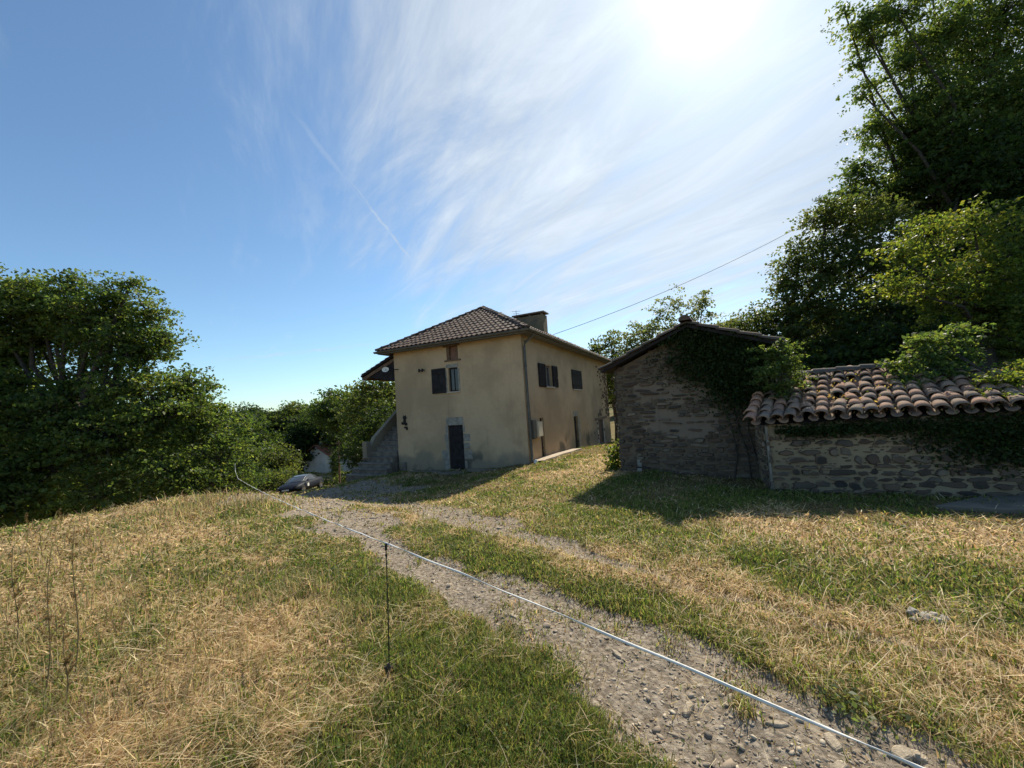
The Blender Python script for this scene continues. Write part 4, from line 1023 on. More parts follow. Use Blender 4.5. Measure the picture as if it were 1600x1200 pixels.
    def blob(t, z, a, b_, th=.03):
        rows = [[H(s_, t + a * q * math.cos(x), z + b_ * q * math.sin(x)) for x in np.linspace(0, 6.283, 15)[:-1]] for s_, q in ((-.01, 1), (-.04, 1))]
        f.grid(rows, 0, False, True); f.face(rows[1], 0)
    blob(6.02, 1.47, .10, .09); blob(6.03, 1.30, .07, .14); blob(6.12, 1.20, .10, .045); blob(5.96, 1.18, .08, .07); blob(5.98, 1.03, .10, .045); blob(5.92, .96, .06, .05); blob(6.17, 1.24, .04, .05)
    f.tube([H(-.03, 6.07, 1.53), H(-.03, 6.09, 1.60)], [.025, .006], 5); f.tube([H(-.03, 5.97, 1.53), H(-.03, 5.95, 1.60)], [.025, .006], 5)
    f.build('wall_ornament', [M_black], root)
    # porch roof down the left side, over the stairs
    r = MB()
    z0_, z1_ = 4.42, 3.66
    pa, pb, pc, pd = H(.0, W + .02, z0_ + .05), H(0, 8.62, z1_), H(7.5, 8.62, z1_), H(7.5, W + .02, z0_ + .05)
    dn = np.array([0, 0, .09])
    r.face([pa, pb, pc, pd], 0); r.face([pa - dn, pd - dn, pc - dn, pb - dn], 0); r.face([pa, pa - dn, pb - dn, pb], 0); r.face([pb, pb - dn, pc - dn, pc], 0); r.face([pc, pc - dn, pd - dn, pd], 0)
    pr = r.build('porch_roof', [M_darkwood], root)
    f = MB()
    f.box(H(.06, W + .02, z0_ - .26), [*(HL * 2.0), z1_ - z0_], [*(HR * .10), 0], [0, 0, .15], 0)
    for s in (1.6, 3.2, 4.8, 6.4): f.box(H(s, W + .02, z0_ - .22), [*(HL * 2.05), z1_ - z0_], [*(HR * .08), 0], [0, 0, .12], 0)
    f.box(H(.02, 8.45, z1_ - .22), [*(HR * 7.4), 0], [*(HL * .12), 0], [0, 0, .13], 0)
    f.build('rafters', [M_brownwood], pr, origin=OR)
    f = MB(); f.face([H(.12, W + .02, z0_ - .1), H(.12, 8.4, z1_ - .1), H(.12, W + .02, 3.2)], 0); f.face([H(.16, W + .02, z0_ - .1), H(.16, W + .02, 3.2), H(.16, 8.4, z1_ - .1)], 0); f.build('gable_boarding', [M_darkwood], pr, origin=OR)
    for s in (4.0, 7.2):
        f = MB(); f.box(H(s, 8.45, -2.0), [*(HR * .13), 0], [*(HL * .13), 0], [0, 0, z1_ + 1.75], 0); f.build('porch_post', [M_brownwood], pr, origin=OR)
    tt = MB()
    # porch tiles
    e = pc - pb; Le = np.linalg.norm(e); e /= Le; v = pa - pb; Lv = np.linalg.norm(v); v /= Lv; n = np.cross(e, v); n *= np.sign(n[2])
    for i in range(int(Lv / .33) + 1):
        for k in range(int(Le / .235)):
            rows = [[pb + e * (k * .235 + q / 5 * .24) + v * (i * .33 + dv) + n * (l + .035 * math.sin(min(1, q / 3.4) * math.pi)) for q in range(6)] for dv, l in ((-.03, .05), (.35, .012))]
            if i * .33 + .35 < Lv + .1: tt.grid(rows, 0, True)
    tt.build('porch_tiles', [M_rooftile], pr, origin=OR)
M_chim = island_mat('chimney_render', [(0.20, 0.16, 0.10), (0.22, 0.175, 0.11)], bump=.5, lichen=((0.10, 0.09, 0.07), 2.5, .8))
build_house()

def build_stairs():
    b0 = H(-1.0, 6.55, -1.15)
    root = empty('outdoor_staircase', b0, 'worn grey stone outdoor staircase rising along the left side of the farmhouse', 'staircase')
    n = 14; rise = .215; run = .30
    z = -1.12
    for i in range(n):
        s0 = -1.25 + i * run; wd = 1.55 if i > 3 else 2.15 - i * .12
        st = MB(); off = .06 if i > 2 else -.15 + i * .05
        st.box(H(s0, 6.5 + off, z - .5), [*(HR * (run + .06)), 0], [*(HL * wd), 0], [0, 0, .5 + rise - .055], 0)
        st.box(H(s0 - .035, 6.5 + off - .01, z + rise - .055), [*(HR * (run + .06)), 0], [*(HL * (wd + .03)), 0], [0, 0, .055], 0)
        st.build('step', [M_step], root, bevel=.012)
        z += rise
    # outer parapet following the flight
    f = MB(); th = .22; t0 = 8.12
    prof = [(-.1, -2.2, .05), (.25, -2.2, .62), (3.0, -2.2, 2.6), (4.2, -2.2, 2.9), (7.4, -2.2, 2.9)]
    rows = []
    for s, zb, zt in prof: rows.append([H(s, t0, zb), H(s, t0, zt), H(s, t0 + th, zt), H(s, t0 + th, zb)])
    f.grid(rows, 0, False, True); f.face(rows[0], 0); f.face(rows[-1][::-1], 0)
    f.box(H(-.35, t0 - .02, -2), [*(HR * .26), 0], [*(HL * (th + .04)), 0], [0, 0, 2.45], 0)
    f.build('parapet', [M_stairwall], root)
    f = MB(); f.box(H(2.95, 6.52, -2), [*(HR * 4.4), 0], [*(HL * 1.58), 0], [0, 0, 3.86], 0); f.build('landing', [M_step], root)
M_stairwall = render_wall_mat('stair_render', (0.30, 0.25, 0.18), (0.13, 0.12, 0.09), plinth=False)
build_stairs()
def build_corner_stone():
    f = MB(); p = H(-.10, 6.05, -1.1)
    f.box(p, [*(HR * .14), 0], [*(HL * .22), 0], [.0, .0, .55], 0)
    o = f.build('corner_stone', [M_step], origin=p, bevel=.03); tag(o, 'short dark stone set against the left foot of the farmhouse front wall', 'stone')
    for (t, s, l, w_, lab) in ((3.1, -.9, 1.1, .55, 'dark flat doorstep slab on the ground in front of the front door'), (4.6, -.55, 1.6, .32, 'long thin kerb slab at the foot of the front wall left of the door'), (1.6, -.7, 1.7, .22, 'pale thin kerb strip on the ground right of the front door')):
        p = H(s, t, 0); z = gz(p[0], p[1])
        f = MB(); f.box(H(s, t - l / 2, z - .05), [*(HR * w_), 0], [*(HL * l), 0], [0, 0, .10], 0)
        tag(f.build('slab', [M_concrete], origin=(p[0], p[1], z), bevel=.015), lab, 'slab')
    # pale footing strip along the side wall
    f = MB(); rows = []
    for s in np.arange(.2, 6.2, .5):
        a = H(s, -.03, 0); c = H(s, -.55 + .03 * math.sin(s * 3), 0); rows.append([[a[0], a[1], gz(*a[:2]) + .09], [c[0], c[1], gz(*c[:2]) + .08], [c[0], c[1], gz(*c[:2]) - .1]])
    f.grid(rows, 0, False); tag(f.build('footing_strip', [M_sill], origin=H(.2, -.3, -.7)), 'pale concrete strip along the foot of the sunlit side wall', 'kerb')
    f = MB(); p = H(-.05, -.28, 0); z = gz(p[0], p[1]); f.tube([(p[0], p[1], z - .02), (p[0] + .02, p[1] - .01, z + .10), (p[0] + .02, p[1] - .01, z + .17)], [.07, .075, .03], 9)
    tag(f.build('white_jug', [M_white], origin=(p[0], p[1], z)), 'small white container at the foot of the downpipe', 'container')
build_corner_stone()

# ------------------------------------------------------------------ stone walls of the outbuildings
def rubble(mb, fn, L, z0, z1, hmin, hmax, lmin, lmax, cover, m=1, prot=(.012, .035), inside=None, ragged=.12):
    """courses of flat irregular stones standing proud of the mortar; fn(u, z, out) -> point"""
    z = z0
    while z < z1:
        h = random.uniform(hmin, hmax); u = -random.uniform(0, lmax * .5)
        while u < L:
            l = random.uniform(lmin, lmax) * random.choice([.6, 1, 1, 1.3]); uc = u + l / 2; zc = z + h / 2 + random.uniform(-.15, .15) * h
            u += l * random.uniform(1.0, 1.12)
            cv = cover(uc, zc)
            if random.random() > cv: continue
            if inside and not inside(uc, zc): continue
            a, b = l / 2 * random.uniform(.85, 1.0), h / 2 * random.uniform(.62, .98) * (0.8 + .25 * cv)
            if uc - a < 0: a = max(.03, uc)
            if uc + a > L: a = max(.03, L - uc)
            k = random.choice([9, 10, 11, 12]); pts = []
            tilt = random.uniform(-.10, .10)
            for i in range(k):
                an = 6.283 * (i + random.uniform(-.25, .25)) / k
                ca, sa = math.cos(an), math.sin(an)
                sq = (abs(ca) ** 3.2 + abs(sa) ** 3.2) ** (-1 / 3.2) * random.uniform(1 - ragged, 1 + ragged * .5)
                pts.append((uc + a * ca * sq * .95, zc + b * sa * sq + tilt * a * ca))
            out = random.uniform(*prot)
            rows = [[fn(p[0], p[1], -.01) for p in pts], [fn(p[0], p[1], out * .6) for p in pts], [fn(uc + (p[0] - uc) * .84, zc + (p[1] - zc) * .78, out) for p in pts]]
            mb.grid(rows, m, False, True); mb.face(rows[-1], m)
        z += h * random.uniform(.96, 1.08)

BO = np.array([2.63, 10.0]); BU = np.array([.82, -.572]); BN = np.array([-.572, -.82]); BL = 3.25
def B(u, v, z):     # v = depth behind the gable
    q = BO + BU * u - BN * v
    return np.array([q[0], q[1], z])
def build_barn():
    root = empty('stone_barn', B(1.6, 0, -.2), 'dark rubble stone barn with its gable end towards the drive, patches of pale old mortar', 'barn')
    R2 = lambda a, b: float(fbm(np.array([a]), np.array([b]), 3, 5)[0])
    PK = 3.12; EVL = 2.38
    top = lambda u: PK - .394 * abs(u - 1.86)
    w = MB()
    batter = lambda u: -.10 * max(0, 1 - u / .4)
    # front gable sheet in thin columns so that the dark and pale mortar can change
    nz = 64; nu = 64
    us = np.linspace(0, BL, nu + 1)
    def surf(u, z, out=0): 
        return B(u, -.05 * (1.5 - z) * .6 - out + .02 * math.sin(u * 2.1 + z), z)
    pale = lambda u, z: (.9 if (1.50 < z + .07 * math.sin(u * 5) + .22 * (R2(u * 4, z * 5) - .5) < 2.0 and .45 < u < 2.7) else .75 if (.75 < z + .08 * math.sin(u * 4 + 1) + .22 * (R2(u * 4 + 9, z * 5) - .5) < 1.28 and .6 < u < 2.3) else .0)
    rows = []; 
    for i, u in enumerate(us):
        rows.append([surf(u, -1.0 + (top(u) + 1.0) * j / nz) for j in range(nz + 1)])
    for i in range(nu):
        for j in range(nz):
            u = (us[i] + us[i + 1]) / 2; z = -1.0 + (top(u) + 1) * (j + .5) / nz
            w.face([rows[i][j], rows[i + 1][j], rows[i + 1][j + 1], rows[i][j + 1]], 2 if pale(u, z) > .5 else 0)
    w.face([B(0, .0, -1), B(0, 0, top(0)), B(0, 6, top(0)), B(0, 6, -1)], 0); w.face([B(BL, 0, -1), B(BL, 6, -1), B(BL, 6, top(BL)), B(BL, 0, top(BL))], 0)
    w.face([B(0, 6, -1), B(0, 6, top(0)), B(1.86, 6, PK), B(BL, 6, top(BL)), B(BL, 6, -1)], 0)
    rubble(w, surf, BL, -.5, PK, .05, .13, .12, .42, lambda u, z: .50 if pale(u, z) > .5 else 1.0, inside=lambda u, z: z < top(u) - .04, ragged=.22, prot=(.015, .06), m=3)
    # quoins on the left return
    rubble(w, lambda u, z, o: B(-o, u, z), 1.2, -.5, 2.25, .07, .14, .18, .42, lambda u, z: .95)
    w.build('wall', [M_mortar_dark, M_wallstone, M_mortar_barn, M_barnstone], root)
    # roof
    r = MB(); sl = .394
    for sgn in (-1, 1):
        a = B(1.86, -.24, PK + .12); b_ = B(1.86 + sgn * (2.10 if sgn < 0 else 1.72), -.24, PK + .12 - sl * (2.10 if sgn < 0 else 1.72)); c = B(1.86 + sgn * (2.10 if sgn < 0 else 1.72), 6.4, PK + .12 - sl * (2.10 if sgn < 0 else 1.72)); d = B(1.86, 6.4, PK + .12)
        dn = np.array([0, 0, .07])
        r.face([a, b_, c, d], 0); r.face([a - dn, d - dn, c - dn, b_ - dn], 1); r.face([a, a - dn, b_ - dn, b_], 1); r.face([b_, b_ - dn, c - dn, c], 1)
        # canal tiles across
        for k in range(26):
            v0 = -.22 + k * .26
            for i in range(6 if sgn < 0 else 5):
                f0, f1 = i * .38, i * .38 + .44
                W_ = 2.16 if sgn < 0 else 1.78
                f1 = min(f1, W_)
                rows = []
                for fz, rad, lf in ((W_ - f0, .10, .04), (W_ - f1, .085, .01)):
                    cc = np.array([1.86 + sgn * fz, PK + .12 - sl * fz])
                    rows.append([B(cc[0], v0 + rad * math.cos(t), cc[1] + lf + rad * .75 * math.sin(t) + random.uniform(-.004, .004)) for t in np.linspace(0, math.pi, 6)])
                r.grid(rows, 0, True); r.face(rows[0], 0)
    for i in range(17):   # ridge tiles
        rows = [[B(1.86 + .13 * math.cos(t), -.42 + i * .4 + dv, PK + .15 + l + .12 * math.sin(t)) for t in np.linspace(0, math.pi, 8)] for dv, l in ((0, .035), (.45, 0))]
        r.grid(rows, 0, True); r.face(rows[0], 0)
    r.build('roof', [M_oldtile_dark, M_darkwood], root)
    # ivy hanging over the right half of the gable
    q = B(2.3, 0, 2.2); iv = empty('ivy', B(2.5, -.1, -.1), 'dark ivy spread over the upper right of the barn gable and its ridge', 'ivy')
    C = []
    for (u, z, su, sz, k) in ((1.86, 3.24, .12, .07, 500), (2.3, 3.10, .3, .05, 700), (3.0, 2.82, .35, .05, 700), (1.2, 2.95, .3, .04, 200), (2.1, 2.55, .45, .35, 2600), (2.55, 2.3, .40, .45, 3200), (2.95, 2.2, .35, .4, 2600), (2.75, 1.75, .30, .3, 1400), (1.75, 3.2, .35, .18, 900), (2.6, 2.9, .4, .15, 900), (1.2, 3.2, .3, .1, 300)):
        uu = rng.normal(u, su, k); zz = rng.normal(z, sz, k); ok = (uu > .8) & (uu < 3.4) & (zz < PK - .394 * np.abs(uu - 1.86) + .18); uu, zz = uu[ok], zz[ok]
        dd = -.08 - np.abs(rng.normal(0, .07, len(uu))); q = BO[None] + BU[None] * uu[:, None] - BN[None] * dd[:, None]
        C.append(np.concatenate([q, zz[:, None]], 1))
    C = np.concatenate(C); V = leaf_quads(C, .032 * rng.uniform(.7, 1.4, len(C)), up=.3)
    np_mesh('foliage', V, 4, M_leaf, tones(len(C), LEAFS['dark'], .3), parent=iv)
    s = MB()
    for k in range(3):
        u0 = 2.5 + k * .22; pts = [B(u0 + .1 * math.sin(k + j * 1.3), -.09, -.2 + j * .5) for j in range(6)]; s.tube(pts, [.018, .016, .014, .012, .01, .006], 5)
    s.build('stem', [M_bark], iv)
M_oldtile_dark = island_mat('mossy_canal_tile', [(0.12, 0.085, 0.065), (0.16, 0.11, 0.08), (0.09, 0.075, 0.06)], lichen=((0.06, 0.065, 0.04), 3.0, .6))
M_barnstone = island_mat('dark_schist_rubble', [(0.07, 0.05, 0.04), (0.13, 0.09, 0.065), (0.05, 0.045, 0.04), (0.17, 0.115, 0.08), (0.10, 0.085, 0.07), (0.23, 0.18, 0.13)])
M_mortar_barn = render_wall_mat('pale_barn_mortar', (0.225, 0.175, 0.13), (0.12, 0.09, 0.07), plinth=False)
build_barn()

SO = np.array([4.60, 7.2]); SU = np.array([.927, -.375]); SN = np.array([-.375, -.927]); SL = 5.6
RD = unit([.66, .75]); 
def S(u, v, z):
    q = SO + SU * u - SN * v
    return np.array([q[0], q[1], z])
def ze(u): return 1.06 + .02 * u + .012 * math.sin(u * 1.7)      # sagging eave
def build_shed():
    root = empty('stone_shed', S(2.5, 0, -.25), 'low stone shed with pale mortar joints and a sagging roof of old terracotta tiles', 'shed')
    w = MB(); surf = lambda u, z, out=0: S(u, -out - .02 * (1 - z), z)
    w.face([surf(0, -.9), surf(SL, -.9), surf(SL, 1.22), surf(0, 1.02)], 0)
    w.face([S(0, 0, -.9), S(0, 0, 1.02), S(0, 1.9, 1.75), S(0, 1.9, -.9)], 0)
    w.face([S(SL, 0, -.9), S(SL, 1.9, -.9), S(SL, 1.9, 1.3), S(SL, 0, 1.15)], 0)
    w.face([S(0, 1.9, -.9), S(0, 1.9, 1.7), S(2.6, 1.9, 1.7), S(3.4, 1.9, 1.3), S(SL, 1.9, 1.2), S(SL, 1.9, -.9)], 0)
    rubble(w, surf, SL, -.38, 1.08, .06, .17, .10, .36, lambda u, z: (.80 if u < 1.9 else 1.0) if z > .0 else .97, prot=(.015, .06), ragged=.34, m=3)
    rubble(w, surf, SL, -.36, 1.06, .03, .05, .05, .14, lambda u, z: .35, prot=(.004, .012), ragged=.3, m=1)
    rubble(w, lambda u, z, o: S(-o, u, z), 1.4, -.4, 1.0, .06, .13, .1, .3, lambda u, z: .8)
    w.build('wall', [M_mortar_shed, M_wallstone, M_mortar, M_barnstone], root)
    b = MB(); b.box(S(-.035, -.05, -.28), [*(SU * .035), 0], [*(-SN * .05), 0], [0, 0, 1.26], 0); b.build('corner_board', [M_greywood], root)
    # roof: channel and cover tiles laid by hand
    r = MB(); slope = .36; rv = np.array([RD[0], RD[1], slope]); rv /= np.linalg.norm(rv)
    e = np.array([*SU, .02]); e /= np.linalg.norm(e); n = np.cross(e, rv); n *= np.sign(n[2]); sd_ = np.cross(rv, n)
    if np.dot(sd_, e) < 0: sd_ = -sd_
    Lr = 2.25; step = .31; pitch = .222
    O = lambda u: S(u, -.16, ze(u))
    def tile(c, r0, r1, ln, up=True, k=8, th=.011, yaw=0.0, m=0):
        d = rv + sd_ * yaw; d /= np.linalg.norm(d); x_ = np.cross(d, n); x_ *= np.sign(np.dot(x_, e))
        sg = 1 if up else -1
        A = [[c + d * q * ln + x_ * rr_ * math.cos(t) + n * (sg * rr_ * .82 * math.sin(t) + l) for t in np.linspace(0, math.pi, k)] for q, rr_, l in ((0, r0, .028), (.5, (r0 + r1) / 2, .016), (1, r1, 0))]
        Bq = [[c + d * q * ln + x_ * (rr_ - th) * math.cos(t) + n * (sg * (rr_ - th) * .82 * math.sin(t) + l) for t in np.linspace(0, math.pi, k)] for q, rr_, l in ((0, r0, .028), (.5, (r0 + r1) / 2, .016), (1, r1, 0))]
        base = len(r.v)
        r.v += [tuple(p) for rw in A for p in rw] + [tuple(p) for rw in Bq for p in rw]
        o2 = 3 * k
        for i in range(2):
            for j in range(k - 1):
                a = base + i * k + j
                r.f.append((a, a + 1, a + k + 1, a + k)); r.m.append(m); r.smooth.append(True)
                a += o2; r.f.append((a + k, a + k + 1, a + 1, a)); r.m.append(m); r.smooth.append(True)
        for j in range(k - 1):
            r.f.append((base + j + o2, base + j + 1 + o2, base + j + 1, base + j)); r.m.append(m); r.smooth.append(False)
    u = -.30; ci = 0
    while u < SL + .3:
        gap = False
        Lu = float(np.interp(u, [-.3, 2.9, 3.6, 5.9], [2.25, 2.25, .62, .45])); nrow = int(Lu / step) + 1
        for i in range(nrow):
            if ci == 0 and i > 4: continue
            yw = random.gauss(0, .06); off = random.gauss(0, .018)
            c = O(u) + rv * (i * step + random.gauss(0, .012)) + e * off - n * (.05 * math.sin(math.pi * i / nrow) * (.6 + .4 * math.sin(u)))
            tile(O(u + pitch / 2) + rv * (i * step - .03) + n * .010, .082, .070, step + .07, up=False, yaw=yw)
            if not (gap and i < 3) and random.random() > .02:
                tile(c + n * .035, .108 * random.uniform(.90, 1.08), .085, step + .08, yaw=yw, m=1 if ci == 0 else 0)
        u += pitch * (1 + .1 * random.gauss(0, .25)); ci += 1
    # wood deck under the tiles
    a, b_, c, c2, c3, d = O(-.2) - n * .05, O(SL + .2) - n * .05, O(SL + .2) + rv * .6 - n * .05, O(3.3) + rv * 1.3 - n * .05, O(2.9) + rv * Lr - n * .05, O(-.2) + rv * Lr - n * .05
    r.face([a, b_, c, c2, c3, d], 2)
    # ridge tiles
    for i in range(8):
        c = O(-.2 + i * .40) + rv * (Lr + .04) + n * .05; x = e + np.array([0, 0, random.gauss(0, .03)]); fwd = np.array([RD[0], RD[1], 0])
        rows = [[c + x * q * .44 + fwd * rr_ * math.cos(t) + np.array([0, 0, rr_ * .85 * math.sin(t) + l]) for t in np.linspace(0, math.pi, 8)] for q, rr_, l in ((0, .12, .02), (1, .10, 0))]
        r.grid(rows, 3, True); r.face(rows[0], 3)
    r.build('roof', [M_oldtile, M_newtile, M_darkwood, M_ridge], root)
    return O, rv, n, e
M_mortar_shed = render_wall_mat('pale_shed_mortar', (0.29, 0.225, 0.145), (0.14, 0.11, 0.075), plinth=False)
M_newtile = island_mat('orange_canal_tile', [(0.52, 0.27, 0.17), (0.60, 0.34, 0.22), (0.42, 0.22, 0.15)], lichen=((0.3, 0.2, 0.14), 5.0, .5))
M_ridge = island_mat('grey_ridge_tile', [(0.11, 0.095, 0.08), (0.15, 0.125, 0.105)], lichen=((0.10, 0.10, 0.08), 4.0, .6))
SH_O, SH_V, SH_N, SH_E = build_shed()

def bush(name, label, cat, base, blobs, pal, leaf, dens, stems=6, group=None):
    root = empty(name, base, label, cat, group)
    c, tw = crown_leaves(blobs, leaf, dens)
    np_mesh('foliage', leaf_quads(c, leaf * rng.uniform(.6, 1.4, len(c)), up=.8), 4, M_leaf, tones(len(c), LEAFS[pal], .3), parent=root)
    s = MB()
    for cb, q in tw:
        s.tube([np.array(base), (np.array(base) + cb) / 2 + rng.normal(0, .05, 3), cb], [.02, .014, .008], 5, cap=False)
        for k in range(0, len(q), 5): s.tube([cb, q[k]], [.006, .003], 3, cap=False)
    s.build('stem', [M_bark], root)
def R_(u, v, h): return SH_O(u) + SH_V * v + SH_N * h
bush('climbing_vine', 'green vine bush spilling over the left top of the tiled shed roof beside the barn', 'vine', R_(-.1, 1.6, 0), [(D(1210, 575, 7.6), .30), (D(1235, 565, 7.7), .28), (D(1200, 550, 7.7), .24), (D(1245, 590, 7.8), .24), (D(1215, 605, 7.6), .24), (D(1188, 585, 7.5), .18), (D(1225, 540, 7.8), .2)], 'oak', .028, 5)
bush('climbing_vine', 'sunlit tall vine bush standing on the tiled shed roof', 'vine', R_(3.2, 1.5, 0), [(D(1460, 540, 7.6), .34), (D(1490, 525, 7.6), .30), (D(1440, 570, 7.5), .32), (D(1480, 570, 7.4), .38), (D(1505, 560, 7.5), .28), (D(1420, 590, 7.3), .24), (D(1460, 600, 7.2), .3), (D(1500, 595, 7.2), .3), (D(1400, 572, 7.6), .18), (D(1437, 532, 7.6), .15)], 'oak', .036, 6)
bush('climbing_vine', 'low vine creeping along the right end of the tiled shed roof', 'vine', R_(4.6, 1.2, 0), [(R_(3.2, 1.0, .10), (.40, .30, .14)), (R_(3.7, .75, .10), (.40, .25, .14)), (R_(4.2, .7, .12), (.40, .25, .15)), (R_(4.7, .7, .14), (.42, .25, .17)), (R_(5.3, .7, .15), (.45, .3, .18)), (R_(3.9, 1.3, .1), (.6, .3, .2)), (R_(3.0, .45, .06), (.22, .16, .07)), (R_(4.9, 1.3, .1), (.6, .3, .22)), (R_(3.6, .35, .05), (.2, .12, .05))], 'yellow', .028, 8)
def eave_ivy():
    root = empty('ivy', S(3, -.1, .9), 'dark ivy curtain hanging under the eave of the tiled shed', 'ivy')
    C = []
    for u, z, su, sz, k in ((.7, .88, .4, .06, 1100), (1.6, .90, .4, .07, 900), (2.6, .80, .4, .14, 1800), (3.3, .65, .45, .22, 2600), (4.1, .75, .6, .18, 2200), (2.9, .45, .3, .12, 500), (5.0, .8, .5, .2, 1500)):
        uu = rng.normal(u, su, k); zz = np.minimum(rng.normal(z, sz, k), 1.10 + .02 * uu); dd = -.05 - np.abs(rng.normal(0, .05, k)); q = SO[None] + SU[None] * uu[:, None] - SN[None] * dd[:, None]
        C.append(np.concatenate([q, zz[:, None]], 1)[uu > .1])
    C = np.concatenate(C)
    np_mesh('foliage', leaf_quads(C, .026 * rng.uniform(.6, 1.4, len(C)), up=.3), 4, M_leaf, tones(len(C), LEAFS['dark'], .3), parent=root)
    s = MB()
    for k in range(10): u0 = .5 + k * .48; s.tube([S(u0, -.05, 1.05), S(u0 + .08, -.06, .8), S(u0 - .05 + .02 * k, -.05, .5)], [.008, .006, .003], 4)
    s.build('stem', [M_bark], root)
eave_ivy()
def moss_on_tiles():
    n = 2600; u = rng.uniform(-.2, SL, n); v = rng.uniform(0, 2.1, n) ** 1.0; k = rng.random(n) < (.12 + .88 * (fbm(u * 2.3, v * 2.3, 3, 77) > .60)); u, v = u[k], v[k]
    C = np.array([R_(a, b, .04 + random.uniform(0, .05)) for a, b in zip(u, v)])
    o = np_mesh('roof_moss', leaf_quads(C, .018 * rng.uniform(.6, 1.8, len(C)), up=1), 4, M_leaf, tones(len(C), [(.25, .2, .09), (.09, .11, .03), (.3, .22, .12)], .3)); tag(o, 'moss and dry leaf litter lodged between the shed roof tiles', 'moss', kind='stuff')
moss_on_tiles()

# concrete slab by the shed, board against the barn, jagged rock
def small_ground_things():
    a = [(1462, 797), (1530, 782), (1610, 776), (1720, 776), (1700, 806), (1560, 803)]
    pts = []
    for q in a: p = ground_px(*q); pts.append(np.array([p[0], p[1], gz(p[0], p[1]) + .06]))
    b = MB(); b.face(pts, 0); dn = np.array([0, 0, .2])
    for i in range(len(pts)): j = (i + 1) % len(pts); b.face([pts[j], pts[i], pts[i] - dn, pts[j] - dn], 0)
    tag(b.build('concrete_slab', [M_concrete], origin=pts[0]), 'flat concrete slab on the ground in front of the right end of the stone shed', 'slab')
    b = MB(); p = B(.42, -.12, -.2); b.box(p + np.array([0, 0, -.05]), [*(BU * .11), 0], [*(-BN * .03), 0], [*(-BN * .10), .50], 0)
    tag(b.build('board', [M_greywood], origin=p), 'short pale board leaning against the foot of the barn gable', 'board')
    p = ground_px(1448, 968)
    v, f = ico(); b = MB()
    for dx, dy, s, hh in ((0, 0, .05, .035), (.07, .03, .04, .02), (-.05, .04, .035, .045), (.03, -.05, .03, .02), (.10, -.02, .025, .02), (-.09, -.02, .03, .02)):
        q = v * np.array([s * 1.3, s, hh]) * rng.uniform(.7, 1.3, (12, 1))
        for t in f: b.face([q[i] + np.array([p[0] + dx, p[1] + dy, p[2] + .015]) for i in t], 0)
    tag(b.build('jagged_rock', [M_schist], origin=p), 'jagged silvery rock sticking out of the mown grass at the right', 'rock')
    p = ground_px(1330, 1105); C = np.concatenate([np.array(p) + rng.normal(0, 1, (160, 3)) * [.09, .09, .02] + [0, 0, .03]])
    o = np_mesh('rosette_plant', leaf_quads(C, .016 * rng.uniform(.6, 1.3, len(C)), up=1.5), 4, M_leaf, tones(len(C), [(.13, .16, .08), (.10, .14, .06)], .2), origin=p); tag(o, 'low grey green plant growing in the stones beside the white tape', 'plant')
M_schist = simple('silvery_schist', (0.34, 0.31, 0.26), 0.6, var=.35, scale=25, bump=.6)
small_ground_things()

